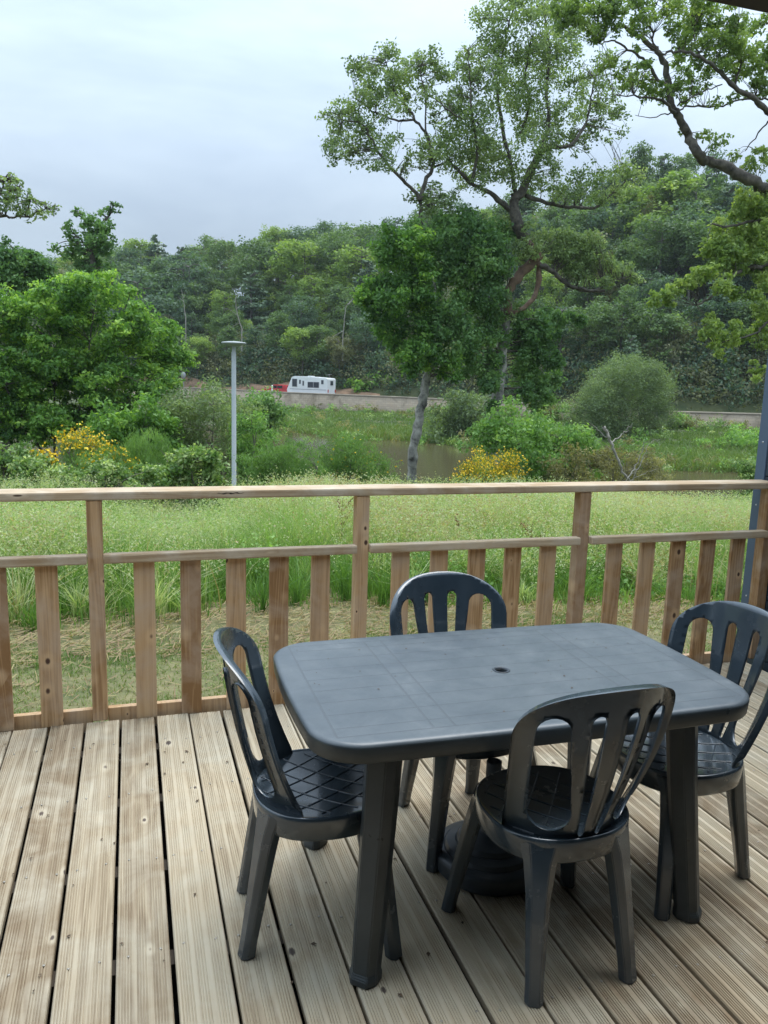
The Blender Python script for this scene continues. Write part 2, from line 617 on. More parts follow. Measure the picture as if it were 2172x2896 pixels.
def build_ground():
    na = 300
    rr = np.concatenate([np.linspace(0.3, 36, 90), np.linspace(36.5, 125, 210), np.geomspace(127, 2200, 40)])
    aa = np.concatenate([np.linspace(-1.5, 1.5, 240), np.linspace(1.5, 2 * np.pi - 1.5, 62)[1:-1]])
    na = len(aa)
    A, Rr = np.meshgrid(aa, rr)
    X, Y = np.sin(A) * Rr, np.cos(A) * Rr
    Z = ground_z(X, Y)
    V = np.stack([X, Y, Z], -1).reshape(-1, 3)
    i = np.arange(len(rr) - 1)[:, None] * na
    j = np.arange(na)[None, :]
    k = (j + 1) % na
    Fc = np.stack([i + j, i + na + j, i + na + k, i + k], -1).reshape(-1, 4)
    me = arrays_mesh('ground', V, Fc, smooth=True)
    m, nt, b = material('earth_and_turf')
    vec, _ = local_coords(nt, False)
    f = noise(nt, vec, 0.9, 8, 0.62)
    f2 = noise(nt, vec, 9, 6, 0.65)
    c1 = ramp(nt, [(0.3, (0.075, 0.105, 0.03)), (0.5, (0.15, 0.15, 0.055)), (0.7, (0.24, 0.19, 0.10))], f).outputs[0]
    c2 = ramp(nt, [(0.35, (0.07, 0.085, 0.03)), (0.65, (0.23, 0.185, 0.10))], f2).outputs[0]
    col = mixc(nt, 0.5, c1, c2)
    # farther ground: darker woodland soil and pond mud
    geo = nd(nt, 'ShaderNodeNewGeometry')
    ln = nd(nt, 'ShaderNodeVectorMath', operation='LENGTH')
    nt.links.new(geo.outputs['Position'], ln.inputs[0])
    mr = nd(nt, 'ShaderNodeMapRange')
    mr.inputs['From Min'].default_value = 10
    mr.inputs['From Max'].default_value = 20
    nt.links.new(ln.outputs['Value'], mr.inputs[0])
    c3 = ramp(nt, [(0.3, (0.035, 0.055, 0.018)), (0.7, (0.085, 0.095, 0.035))], f).outputs[0]
    col = mixc(nt, mr.outputs[0], col, c3)
    nt.links.new(col, b.inputs['Base Color'])
    b.inputs['Roughness'].default_value = 0.95
    bump(nt, b, f2, 0.6, 0.05)
    return tag(link('ground', me, None, m), kind='structure')


build_ground()


def strip(name, inner, outer, z, m, parent=None, n=90):
    az = np.linspace(-0.75, 1.05, n)
    rw = wall_r(az)
    V = []
    for off in (inner, outer):
        V.append(np.stack([np.sin(az) * (rw + off), np.cos(az) * (rw + off), np.full(n, z)], -1))
    V = np.concatenate(V)
    i = np.arange(n - 1)
    Fc = np.stack([i, i + 1, i + n + 1, i + n], -1)
    return link(name, arrays_mesh(name, V, Fc), parent, m)


ASPH = plain_mat('road_asphalt', (0.055, 0.055, 0.055), 0.9, 0.25, 1.5)
tag(strip('road', 0.5, 7.2, -1.20, ASPH), kind='structure')
EARTH = plain_mat('reddish_earth_bank', (0.20, 0.125, 0.075), 0.95, 0.5, 0.7, bmp=0.8)


def earth_bank():
    az = np.linspace(-0.45, 0.30, 90)
    rw = wall_r(az)
    hts = 1.4 + 0.5 * np.sin(az * 40) + 0.3 * np.sin(az * 97 + 1)
    rows = []
    for k, (off, hz) in enumerate(((7.6, 0.0), (8.0, 0.45), (8.6, 0.8), (9.6, 1.0))):
        rows.append(np.stack([np.sin(az) * (rw + off), np.cos(az) * (rw + off), -1.22 + hts * hz + R.normal(0, .06, len(az))], -1))
    V = np.concatenate(rows)
    n = len(az)
    i = np.arange(n - 1)
    Fc = np.concatenate([np.stack([i + k * n, i + 1 + k * n, i + n + 1 + k * n, i + n + k * n], -1) for k in range(3)])
    tag(link('earth_bank', arrays_mesh('earth_bank', V, Fc), None, EARTH), kind='structure')


earth_bank()


def water():
    m, nt, b = material('murky_pond_water')
    b.inputs['Base Color'].default_value = (0.07, 0.058, 0.030, 1)
    b.inputs['Roughness'].default_value = 0.13
    b.inputs['Specular IOR Level'].default_value = 0.35
    b.inputs['IOR'].default_value = 1.33
    vec, _ = local_coords(nt, False)
    h = noise(nt, mapping(nt, vec, (1.0, 2.0, 1.0)), 1.6, 4, 0.6)
    bump(nt, b, h, 0.12, 0.05)
    bm = bmesh.new()
    vs_ = [bm.verts.new(p) for p in ((-50, 24, -3.2), (75, 24, -3.2), (75, 90, -3.2), (-50, 90, -3.2))]
    bm.faces.new(vs_)
    me = bm_mesh('pond_water', bm)
    tag(link('pond_water', me, None, m), kind='structure')


water()


# ------------------------------------------------------------------ stone wall by the road
def stone_wall_mat():
    m, nt, b = material('rough_stone')
    vec, _ = local_coords(nt, False)
    uv = nd(nt, 'ShaderNodeTexCoord').outputs['UV']
    br = nd(nt, 'ShaderNodeTexBrick')
    br.inputs['Scale'].default_value = 1.0
    br.inputs['Brick Width'].default_value = 0.55
    br.inputs['Row Height'].default_value = 0.24
    br.inputs['Mortar Size'].default_value = 0.02
    br.inputs['Color1'].default_value = (0.40, 0.325, 0.24, 1)
    br.inputs['Color2'].default_value = (0.34, 0.275, 0.205, 1)
    br.inputs['Mortar'].default_value = (0.30, 0.245, 0.185, 1)
    nt.links.new(uv, br.inputs['Vector'])
    f = noise(nt, vec, 0.55, 7, 0.65, 0.4)
    st = ramp(nt, [(0.32, (0.45, 0.42, 0.36)), (0.5, (1, 1, 1)), (0.75, (1.15, 1.05, 0.95))], f).outputs[0]
    nt.links.new(mixc(nt, 1.0, br.outputs[0], st, 'MULTIPLY'), b.inputs['Base Color'])
    b.inputs['Roughness'].default_value = 0.95
    return m


STONE = stone_wall_mat()
sw = empty('stone_wall', (wp[3][0], wp[3][1], -2.5))
tag(sw, 'long low beige stone wall running along the road beyond the pond', 'wall')


def wall_ring(off0, off1, z0f, z1, name, m):
    n = 160
    az = np.linspace(-0.70, 1.0, n)
    rw = wall_r(az)
    def ring(off, z):
        return np.stack([np.sin(az) * (rw + off), np.cos(az) * (rw + off), np.broadcast_to(z, az.shape)], -1)
    zb = np.interp(rw, [60, 95], [-1.9, -2.9]) if z0f is None else np.full(n, z0f)
    V = np.concatenate([ring(off0, zb), ring(off0, z1), ring(off1, z1), ring(off1, zb)])
    i = np.arange(n - 1)
    Fc = np.concatenate([np.stack([i + a * n, i + 1 + a * n, i + 1 + c * n, i + c * n], -1) for a, c in ((0, 1), (1, 2), (2, 3))])
    V = V - np.array(sw.location)
    me = arrays_mesh(name, V, Fc)
    ul = me.uv_layers.new(name='UVMap')
    s = np.concatenate([[0], np.cumsum(np.linalg.norm(np.diff(ring(0, 0), axis=0), axis=1))])
    idx = np.empty(len(me.loops), np.int32)
    me.loops.foreach_get('vertex_index', idx)
    uv = np.stack([s[idx % n], V[idx, 2] + 3], -1).astype(np.float32)
    ul.data.foreach_set('uv', uv.ravel())
    return link(name, me, sw, m)


wall_ring(0.0, 0.42, None, -0.60, 'wall_body', STONE)
wall_ring(-0.06, 0.48, -0.598, -0.50, 'coping', plain_mat('coping_stone', (0.30, 0.25, 0.19), 0.95, 0.25, 0.8))

# ------------------------------------------------------------------ the deck
deck = empty('deck')
tag(deck, kind='structure')
PITCH, BW, BT = 0.1547, 0.1438, 0.028
Y0, Y1 = 0.97, 3.70


def plank_mesh(name, seed):
    """a ribbed decking board: grooved top profile swept along y, with eased edges"""
    rg = np.random.default_rng(seed)
    top = [(-BW / 2, -BT), (-BW / 2, -0.004), (-BW / 2 + 0.003, 0.0)]
    x = -BW / 2 + 0.008
    bands = [(-0.064, -0.024), (-0.017, 0.018), (0.025, 0.064)]
    for a, b_ in bands:
        x = a
        while x + 0.0068 < b_:
            top += [(x, 0.0), (x + 0.0008, -0.0028), (x + 0.0028, -0.0028), (x + 0.0036, 0.0)]
            x += 0.0074
    top += [(BW / 2 - 0.003, 0.0), (BW / 2, -0.004), (BW / 2, -BT)]
    top = np.array(top)
    n = len(top)
    ys = np.linspace(Y0, Y1, 7)
    V = []
    for y in ys:
        V.append(np.stack([top[:, 0] + rg.normal(0, 0.0003), np.full(n, y), top[:, 1]], -1))
    V = np.concatenate(V)
    i = np.arange(len(ys) - 1)[:, None] * n
    j = np.arange(n)[None, :]
    k = (j + 1) % n
    Fc = np.stack([i + j, i + k, i + n + k, i + n + j], -1).reshape(-1, 4)
    me = bpy.data.meshes.new(name)
    faces = [tuple(f) for f in Fc.tolist()] + [tuple(range(n))[::-1], tuple(range((len(ys) - 1) * n, len(ys) * n))]
    me.from_pydata(V.tolist(), [], faces)
    me.materials.append(DECK)
    return me


pm = [plank_mesh('plank', s) for s in range(3)]
# gap centres measured at x = -0.078 + k * PITCH
k0 = -16
px_list = []
for k in range(k0, 24):
    cx = -0.0775 + (k + 0.5) * PITCH
    if cx + BW / 2 > 3.60:
        break
    o = link('plank', pm[k % 3], deck)
    o.location = (cx + R.normal(0, 0.0012), R.normal(0, 0.004), R.normal(0, 0.0008))
    o.rotation_euler = (0, R.normal(0, 0.003), R.normal(0, 0.0005))
    px_list.append(cx)
JOIST = plain_mat('dark_joist_wood', (0.07, 0.055, 0.04), 0.9, 0.3, 5)
for y in np.arange(1.2, 3.7, 0.45):
    box_obj('joist', (-2.6, 3.6, y - 0.03, y + 0.03, -0.16, -BT - 0.002), JOIST, deck)
box_obj('light_stop_skirt', (-2.6, 3.6, 3.668, 3.690, -0.5, -BT - 0.004), JOIST, deck)  # added unseen skirt that keeps daylight out of the board gaps
GAP_SHADE = plain_mat('black_gap_shade', (0.012, 0.012, 0.014), 0.9)
box_obj('gap_shade_sheet', (-2.6, 3.6, 0.9, 3.66, -0.30, -0.28), GAP_SHADE, deck)  # added black sheet, stands in for the shade seen through the gaps
# screws in pairs on every joist
polys = []
for cx in px_list:
    for y in np.arange(1.2, 3.7, 0.45):
        for s in (-0.045, 0.046):
            polys.append((cx + s + R.normal(0, 0.004), y + R.normal(0, 0.008)))
sv, sf = lathe([(0.0, 0.0008), (0.0030, 0.0010), (0.0040, 0.0002), (0.0042, -0.001)], 8)
VV = np.concatenate([sv + np.array([x, y, 0.0012]) for x, y in polys])
FF = np.concatenate([sf + i * len(sv) for i in range(len(polys))])
tag(link('screw', arrays_mesh('screw', VV, FF), deck, plain_mat('steel_screw', (0.35, 0.32, 0.27), 0.45, metal=0.6)), kind='stuff')

# ------------------------------------------------------------------ the railing
rail = empty('railing', (1.078, 3.74, 0))
tag(rail, 'brown wooden deck railing with flat top rail and spaced upright boards', 'railing')
RL = Vector(rail.location)


def rl_box(name, b, m, bev, parent=rail):
    o = box_obj(name, b, m, None, bev)
    me = o.data
    cx, cy, cz = (b[0] + b[1]) / 2, (b[2] + b[3]) / 2, (b[4] + b[5]) / 2
    me.transform(Matrix.Translation((-cx, -cy, -cz)))
    o.parent = parent
    o.location = Vector((cx, cy, cz)) - RL
    return o


PX = [-1.414, -0.168, 1.078, 2.324, 3.571]
for x in PX:
    rl_box('post', (x - 0.033, x + 0.033, 3.708, 3.774, 0.002, 1.039), RAILW, 0.004)
rl_box('top_rail', (-2.2, 3.605, 3.702, 3.852, 1.040, 1.078), RAILX, 0.008)
for i in range(len(PX) - 1):
    a, b_ = PX[i] + 0.034, PX[i + 1] - 0.034
    rl_box('mid_rail', (a, b_, 3.674, 3.728, 0.756, 0.798), RAILX, 0.007)
    rl_box('kick_board', (a, b_, 3.731, 3.765, -0.10, 0.052), RAILW, 0.003)
    for k in range(1, 6):
        x = PX[i] + (PX[i + 1] - PX[i]) * k / 6.0
        o = rl_box('baluster', (x - 0.0465, x + 0.0465, 3.708, 3.7295, -0.006, 0.7555), RAILW, 0.003)
        o.rotation_euler = (0, R.normal(0, 0.003), 0)
        o.location.x += R.normal(0, 0.002)


pA, pB = at(468, 1066.5, 3.7015), at(528, 1065.0, 3.7015)
bm = bmesh.new()
up_, dn_ = [], []
for k in range(13):
    t = k / 12
    c = pA * (1 - t) + pB * t
    wv = 0.0042 * math.sin(math.pi * t) ** 0.7 * (0.6 + 0.4 * math.sin(k * 2.3)) + 0.0003
    up_.append(bm.verts.new((c[0], c[1] - 0.0004, c[2] + wv + 0.002 * math.sin(k * 1.7))))
    dn_.append(bm.verts.new((c[0], c[1] - 0.0004, c[2] - wv * .6 + 0.002 * math.sin(k * 1.7))))
for k in range(12):
    bm.faces.new((dn_[k], dn_[k + 1], up_[k + 1], up_[k]))
me_ = bm_mesh('crack', bm)
me_.transform(Matrix.Translation(-RL))
link('crack', me_, rail, plain_mat('dark_split', (0.02, 0.014, 0.01), 0.9))

# ------------------------------------------------------------------ garden table
TX, TY, TH = 1.096, 2.165, 0.718
table = empty('garden_table', (TX, TY, 0), math.radians(-0.6))
tag(table, 'rectangular dark grey plastic garden table with rounded corners and parasol hole', 'table')


def super_round(hx, hy, rad, bulge, n=16, inset=0.0):
    """rounded rectangle with slightly convex sides, counter-clockwise"""
    pts = []
    hx, hy, rad = hx - inset, hy - inset, max(0.01, rad - inset * 0.6)
    for cx, cy, a0 in ((hx - rad, hy - rad, 0), (-hx + rad, hy - rad, 90), (-hx + rad, -hy + rad, 180), (hx - rad, -hy + rad, 270)):
        for i in range(n):
            a = math.radians(a0 + 90 * i / (n - 1))
            pts.append((cx + rad * math.cos(a), cy + rad * math.sin(a)))
    o = []
    for i, p in enumerate(pts):
        q = pts[(i + 1) % len(pts)]
        o.append(p)
        dd = math.hypot(q[0] - p[0], q[1] - p[1])
        if dd > 0.08:
            m = 14
            for k in range(1, m):
                o.append((p[0] + (q[0] - p[0]) * k / m, p[1] + (q[1] - p[1]) * k / m))
    r = []
    for x, y in o:
        bx = bulge * (1 - (y / hy) ** 2)
        by = bulge * 0.6 * (1 - (x / hx) ** 2)
        r.append((x + math.copysign(bx, x) * min(1, abs(x) / (hx * .6)), y + math.copysign(by, y) * min(1, abs(y) / (hy * .6))))
    return np.array(r)


def tabletop():
    rings = [(0.020, 0.0), (0.012, -0.0004), (0.005, -0.0030), (0.001, -0.0085), (0.0, -0.014), (0.003, -0.050), (0.005, -0.054), (0.009, -0.054), (0.010, -0.012)]
    base = [super_round(0.668, 0.398, 0.125, 0.020, inset=i_) for i_, _ in rings]
    V, Fc = [], []
    n = len(base[0])
    for (i_, z), b_ in zip(rings, base):
        V += [(x, y, TH + z) for x, y in b_]
    for j in range(len(rings) - 1):
        for i in range(n):
            k = (i + 1) % n
            Fc.append((j * n + i, (j + 1) * n + i, (j + 1) * n + k, j * n + k))
    # flat top with the hole
    hole = [(0.021 * math.cos(2 * math.pi * i / 24), 0.021 * math.sin(2 * math.pi * i / 24)) for i in range(24)]
    pts = [Vector(p) for p in base[0]] + [Vector(p) for p in hole]
    ed = [(i, (i + 1) % n) for i in range(n)] + [(n + i, n + (i + 1) % 24) for i in range(24)]
    ov, oe, of, *_ = delaunay_2d_cdt(pts, ed, [], 1, 1e-6)
    off = len(V)
    V += [(p.x, p.y, TH) for p in ov]
    for f in of:
        c = sum((ov[i] for i in f), Vector((0, 0))) / len(f)
        if c.length > 0.0205:
            Fc.append(tuple(off + i for i in f))
    # hole collar
    off = len(V)
    prof = [(0.021, TH), (0.0195, TH - 0.004), (0.0195, TH - 0.05)]
    for r, z in prof:
        V += [(r * math.cos(2 * math.pi * i / 24), r * math.sin(2 * math.pi * i / 24), z) for i in range(24)]
    for j in range(2):
        for i in range(24):
            k = (i + 1) % 24
            Fc.append((off + j * 24 + i, off + j * 24 + k, off + (j + 1) * 24 + k, off + (j + 1) * 24 + i))
    me = bpy.data.meshes.new('tabletop')
    me.from_pydata([tuple(map(float, v)) for v in V], [], Fc)
    bm = bmesh.new()
    bm.from_mesh(me)
    bmesh.ops.remove_doubles(bm, verts=bm.verts[:], dist=1e-5)
    bmesh.ops.recalc_face_normals(bm, faces=bm.faces[:])
    bm.to_mesh(me)
    bm.free()
    for p in me.polygons:
        p.use_smooth = abs(p.normal.z) < 0.999
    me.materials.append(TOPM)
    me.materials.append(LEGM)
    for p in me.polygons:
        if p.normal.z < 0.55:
            p.material_index = 1  # rim darker than the top, whose sky reflection is partly painted in
    o = link('tabletop', me, table)
    cv, cf = lathe([(0.019, TH - 0.004), (0.028, TH + 0.0012), (0.026, TH + 0.0022), (0.0205, TH + 0.0012), (0.0195, TH - 0.010)], 32)
    link('parasol_hole_ring', arrays_mesh('parasol_hole_ring', cv, cf, smooth=True), o, BASEM)


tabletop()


def loft(sections, cap=True):
    V, Fc = [], []
    n = len(sections[0])
    for s in sections:
        V += [tuple(map(float, p)) for p in s]
    for j in range(len(sections) - 1):
        for i in range(n):
            k = (i + 1) % n
            Fc.append((j * n + i, j * n + k, (j + 1) * n + k, (j + 1) * n + i))
    if cap:
        Fc.append(tuple(range(n))[::-1])
        Fc.append(tuple(range((len(sections) - 1) * n, len(sections) * n)))
    return V, Fc


def leg_section(c, ang, wd, dp, z):
    """chamfered section; `ang` is the outward direction"""
    p = [(-.5, -.3), (-.5, .18), (-.28, .5), (.28, .5), (.5, .18), (.5, -.3), (.3, -.5), (-.3, -.5)]
    ca, sa = math.cos(ang - math.pi / 2), math.sin(ang - math.pi / 2)
    return [(c[0] + ca * x * wd - sa * y * dp, c[1] + sa * x * wd + ca * y * dp, z) for x, y in p]


def leg_obj(name, parent, m, secs, bev=0.004):
    bev = bev * 0.55
    V, Fc = loft([leg_section(*s) for s in secs])
    me = bpy.data.meshes.new(name)
    me.from_pydata(V, [], Fc)
    bm = bmesh.new()
    bm.from_mesh(me)
    bmesh.ops.recalc_face_normals(bm, faces=bm.faces[:])
    ed = [e for e in bm.edges if len(e.link_faces) == 2 and e.calc_face_angle() > 0.45]
    bmesh.ops.bevel(bm, geom=ed, offset=bev, segments=2, affect='EDGES')
    bm.to_mesh(me)
    bm.free()
    for p in me.polygons:
        p.use_smooth = True
    me.set_sharp_from_angle(angle=0.5)
    return link(name, me, parent, m)


for sx_ in (-1, 1):
    for sy in (-1, 1):
        a = math.atan2(sy * 0.75, sx_ * 0.66)
        leg_obj('leg', table, LEGM, [((sx_ * 0.465, sy * 0.275), a, 0.098, 0.086, TH - 0.012), ((sx_ * 0.482, sy * 0.292), a, 0.090, 0.080, 0.45),
                                     ((sx_ * 0.517, sy * 0.327), a, 0.076, 0.070, 0.03), ((sx_ * 0.519, sy * 0.329), a, 0.084, 0.078, 0.022),
                                     ((sx_ * 0.520, sy * 0.330), a, 0.084, 0.078, 0.001)], 0.005)

# ------------------------------------------------------------------ parasol base
pb = empty('parasol_base', (1.125, 2.235, 0))
tag(pb, 'round stepped dark parasol base standing under the garden table', 'parasol base')
v_, f_ = lathe([(0.0, 0.001), (0.180, 0.001), (0.187, 0.010), (0.188, 0.048), (0.184, 0.056), (0.178, 0.060), (0.156, 0.066), (0.152, 0.064), (0.149, 0.072), (0.145, 0.080),
                (0.118, 0.088), (0.113, 0.086), (0.110, 0.096), (0.105, 0.103), (0.060, 0.114), (0.034, 0.120), (0.0, 0.121)], 72)
wme = arrays_mesh('weight', v_, f_, smooth=True)
wme.set_sharp_from_angle(angle=0.6)
link('weight', wme, pb, BASEM)
v_, f_ = lathe([(0.033, 0.116), (0.031, 0.145), (0.026, 0.152), (0.0255, 0.37), (0.024, 0.372), (0.020, 0.372), (0.020, 0.25)], 32)
link('tube', arrays_mesh('tube', v_, f_, smooth=True), pb, BASEM)
v_, f_ = lathe([(0.0, -0.02), (0.007, -0.018), (0.014, -0.006), (0.014, 0.008), (0.0, 0.012)], 16)
kn = link('knob', arrays_mesh('knob', v_, f_, smooth=True), pb, BASEM)
kn.rotation_euler = (math.radians(90), 0, math.radians(60))
kn.location = (0.036, -0.02, 0.30)


# ------------------------------------------------------------------ plastic bistro chairs
RX = 0.208


def seat_outline(n=96, inset=0.0):
    pts = []
    for i in range(n):
        a = 2 * math.pi * i / n
        c, s = math.cos(a), math.sin(a)
        e = 2.35
        ry = 0.215 if s > 0 else 0.185
        x = RX * math.copysign(abs(c) ** (2 / e), c)
        y = ry * math.copysign(abs(s) ** (2 / e), s)
        k = 1 - inset / RX
        pts.append((x * k, y * k))
    return np.array(pts)


def back_point(a, z):
    t = max(-0.08, (z - 0.44) / 0.44)
    u = min(1.0, abs(a) / 0.228)
    yc = -0.172 - 0.10 * max(0, t) - 0.012 * math.sin(math.pi * min(1, max(0, t)))
    tt = max(0.0, t)
    ys = -0.050 - 0.195 * tt + 0.065 * tt * tt
    y = yc + (ys - yc) * u ** 2.3
    x = a * (0.815 + 0.185 * math.sin(math.pi / 2 * min(1, tt * 1.35)))
    return (x, y, z)


def backrest_mesh():
    W, ZT, ZS = 0.228, 0.894, 0.745
    e = 2.3
    outl = []
    n = 26
    outl.append((-0.222, 0.385))
    for z in np.linspace(0.40, ZS, 14):
        outl.append((-W + 0.004 * math.sin((z - .4) / (ZS - .4) * math.pi), z))
    for i in range(1, n):
        a = math.pi - math.pi * i / n
        c, s = math.cos(a), math.sin(a)
        outl.append((W * math.copysign(abs(c) ** (2 / e), c), ZS + (ZT - ZS) * abs(s) ** (2 / e)))
    for z in np.linspace(ZS, 0.40, 14):
        outl.append((W - 0.004 * math.sin((z - .4) / (ZS - .4) * math.pi), z))
    outl.append((0.222, 0.385))
    for x in np.linspace(0.2, -0.2, 21):
        outl.append((x, 0.385))

    def slot(b0, b1, t0, t1, zb, zt, n=10):
        """an opening from z zb to zt, its edges b0..b1 at the foot and t0..t1 at the head, both ends round"""
        pts = []
        rb, rt = (b1 - b0) / 2, (t1 - t0) / 2
        cb, ct = (b0 + b1) / 2, (t0 + t1) / 2
        ht = rt * 1.15
        for k in range(9):
            f = k / 8
            pts.append((b1 + (t1 - b1) * (f ** 0.85), zb + rb + (zt - ht - zb - rb) * f))
        for k in range(1, n):
            a = math.pi * k / n
            pts.append((ct + rt * math.cos(a), zt - ht + ht * math.sin(a)))
        for k in range(9):
            f = 1 - k / 8
            pts.append((b0 + (t0 - b0) * (f ** 0.85), zb + rb + (zt - ht - zb - rb) * f))
        for k in range(1, n):
            a = math.pi + math.pi * k / n
            pts.append((cb + rb * math.cos(a), zb + rb + rb * math.sin(a)))
        return pts

    holes = [slot(0.072, 0.180, 0.112, 0.186, 0.462, 0.810), slot(0.021, 0.039, 0.030, 0.068, 0.445, 0.818)]
    holes += [[(-x, z) for x, z in h][::-1] for h in holes]
    pts, ed, polys = [], [], []
    for loop in [outl] + holes:
        o = len(pts)
        pts += [Vector(p) for p in loop]
        ed += [(o + i, o + (i + 1) % len(loop)) for i in range(len(loop))]
        polys.append(loop)
    # interior points keep the shell curved
    for x in np.arange(-0.22, 0.221, 0.014):
        for z in np.arange(0.395, 0.89, 0.016):
            pts.append(Vector((x, z)))
    ov, oe, of, *_ = delaunay_2d_cdt(pts, ed, [], 1, 1e-5)

    def inside(p, poly):
        c = False
        j = len(poly) - 1
        for i in range(len(poly)):
            xi, yi = poly[i]
            xj, yj = poly[j]
            if (yi > p[1]) != (yj > p[1]) and p[0] < (xj - xi) * (p[1] - yi) / (yj - yi) + xi:
                c = not c
            j = i
        return c
    Fc = []
    for f in of:
        c = sum((ov[i] for i in f), Vector((0, 0))) / len(f)
        if inside(c, polys[0]) and not any(inside(c, h) for h in polys[1:]):
            Fc.append(tuple(f))
    V = [back_point(p.x, p.y) for p in ov]
    me = bpy.data.meshes.new('backrest')
    me.from_pydata(V, [], Fc)
    bm = bmesh.new()
    bm.from_mesh(me)
    loose = [v for v in bm.verts if not v.link_faces]
    bmesh.ops.delete(bm, geom=loose, context='VERTS')
    bmesh.ops.recalc_face_normals(bm, faces=bm.faces[:])
    # front side faces +y
    if sum(f.normal.y * f.calc_area() for f in bm.faces) < 0:
        bmesh.ops.reverse_faces(bm, faces=bm.faces[:])
    bm.verts.ensure_lookup_table()
    bm.normal_update()
    # shell thickness, and a turned-back rim round every edge
    bnd = [e_ for e_ in bm.edges if len(e_.link_faces) == 1]
    front = {v: v.normal.copy() for v in bm.verts}
    ext = bmesh.ops.extrude_edge_only(bm, edges=bnd)
    nv = [g for g in ext['geom'] if isinstance(g, bmesh.types.BMVert)]
    src = {}
    for v in nv:
        for e_ in v.link_edges:
            o_v = e_.other_vert(v)
            if o_v in front and (o_v.co - v.co).length < 1e-7:
                src[v] = o_v
    for v, s in src.items():
        rim = abs(s.co.x) > 0.19 or s.co.z > 0.83
        v.co = s.co - front[s] * (0.020 if rim else 0.008)
    me2 = bpy.data.meshes.new('backrest')
    bm.to_mesh(me2)
    bm.free()
    for p in me2.polygons:
        p.use_smooth = True
    return me2


def build_chair():
    root = empty('garden_chair')
    # seat: dished top, rounded lip and apron
    rings = []
    fr = [0.0, 0.12, 0.28, 0.45, 0.6, 0.74, 0.86, 0.93, 0.97]
    V = []
    o1 = seat_outline()
    n = len(o1)
    for f in fr[1:]:
        z = 0.437 - 0.016 * (1 - (f / 0.97) ** 2.2)
        V += [(x * f, y * f, z) for x, y in o1]
    for k, z in ((0.985, 0.4385), (1.0, 0.4345), (1.006, 0.426), (1.0, 0.405), (0.985, 0.372), (0.972, 0.368), (0.965, 0.372), (0.975, 0.42)):
        V += [(x * k, y * k, z) for x, y in o1]
    V.append((0, 0, 0.421))
    Fc = []
    nr = (len(V) - 1) // n
    for j in range(nr - 1):
        for i in range(n):
            k = (i + 1) % n
            Fc.append((j * n + i, (j + 1) * n + i, (j + 1) * n + k, j * n + k))
    for i in range(n):
        Fc.append((len(V) - 1, i, (i + 1) % n))
    me = bpy.data.meshes.new('seat')
    me.from_pydata([tuple(map(float, v)) for v in V], [], Fc)
    for p in me.polygons:
        p.use_smooth = True
    seat = link('seat', me, root, CHAIRM)
    # raised diamond lattice on the seat
    polys = []

    def zs(x, y):
        ry = 0.215 if y > 0 else 0.185
        f = (abs(x / RX) ** 2.35 + abs(y / ry) ** 2.35) ** (1 / 2.35)
        return f, 0.437 - 0.016 * (1 - min(1, f / 0.97) ** 2.2)
    for sgn in (-1, 1):
        for c in np.arange(-0.30, 0.301, 0.0505):
            pl = []
            for t in np.linspace(-0.32, 0.32, 70):
                x, y = (t + c) / 1.25, sgn * (t - c) / 1.0 + 0.01
                f, z = zs(x, y)
                if f < 0.88:
                    pl.append((x, y, z + 0.0008))
            if len(pl) > 4:
                polys.append((pl, [0.0021] * len(pl)))
    v_, f_ = tubes(polys, 6)
    link('seat_lattice', arrays_mesh('seat_lattice', v_, f_, smooth=True), seat, CHAIRM)
    link('backrest', backrest_mesh(), root, CHAIRM)
    for s in (-1, 1):
        a = math.atan2(0.62, s * 0.8)
        leg_obj('leg', root, CHAIRM, [((s * 0.150, 0.142), a, 0.115, 0.045, 0.425), ((s * 0.158, 0.150), a, 0.080, 0.050, 0.37), ((s * 0.172, 0.166), a, 0.062, 0.052, 0.28),
                                      ((s * 0.207, 0.200), a, 0.046, 0.042, 0.05), ((s * 0.212, 0.206), a, 0.047, 0.043, 0.001)], 0.004)
        a = math.atan2(-0.9, s * 0.42)
        leg_obj('leg', root, CHAIRM, [((s * 0.112, -0.138), a, 0.125, 0.045, 0.425), ((s * 0.120, -0.146), a, 0.088, 0.052, 0.37), ((s * 0.127, -0.160), a, 0.066, 0.052, 0.28),
                                      ((s * 0.144, -0.198), a, 0.048, 0.042, 0.05), ((s * 0.147, -0.206), a, 0.050, 0.043, 0.001)], 0.004)
    return root


chair = build_chair()
CG = 'plastic chairs around the garden table'
spots = [(1.122, 1.850, 1.5, 'dark plastic chair on the near side of the table, slotted back to the viewer'),
         (0.497, 2.137, -96.5, 'dark plastic chair at the left end of the table showing its lattice seat'),
         (1.125, 2.471, 184.0, 'dark plastic chair between the table and the wooden railing'),
         (1.710, 2.075, 96.2, 'dark plastic chair at the right end of the table nearest the blue wall')]
for i, (x, y, a, lab) in enumerate(spots):
    o = chair if i == 0 else dup(chair)
    o.location = (x, y, 0)
    o.rotation_euler = (0, 0, math.radians(a))
    tag(o, lab, 'chair', CG)

# ------------------------------------------------------------------ blue clad wall at the right, own cabin behind the viewer
bw = empty('clad_wall', (3.9, 3.0, 0))
tag(bw, 'slate blue clad cabin wall at the right end of the deck', 'wall')


def off_box(name, b, m, parent, bev=0.0):
    o = box_obj(name, b, m, None, bev)
    o.data.transform(Matrix.Translation(-Vector(parent.location)))
    o.parent = parent
    return o


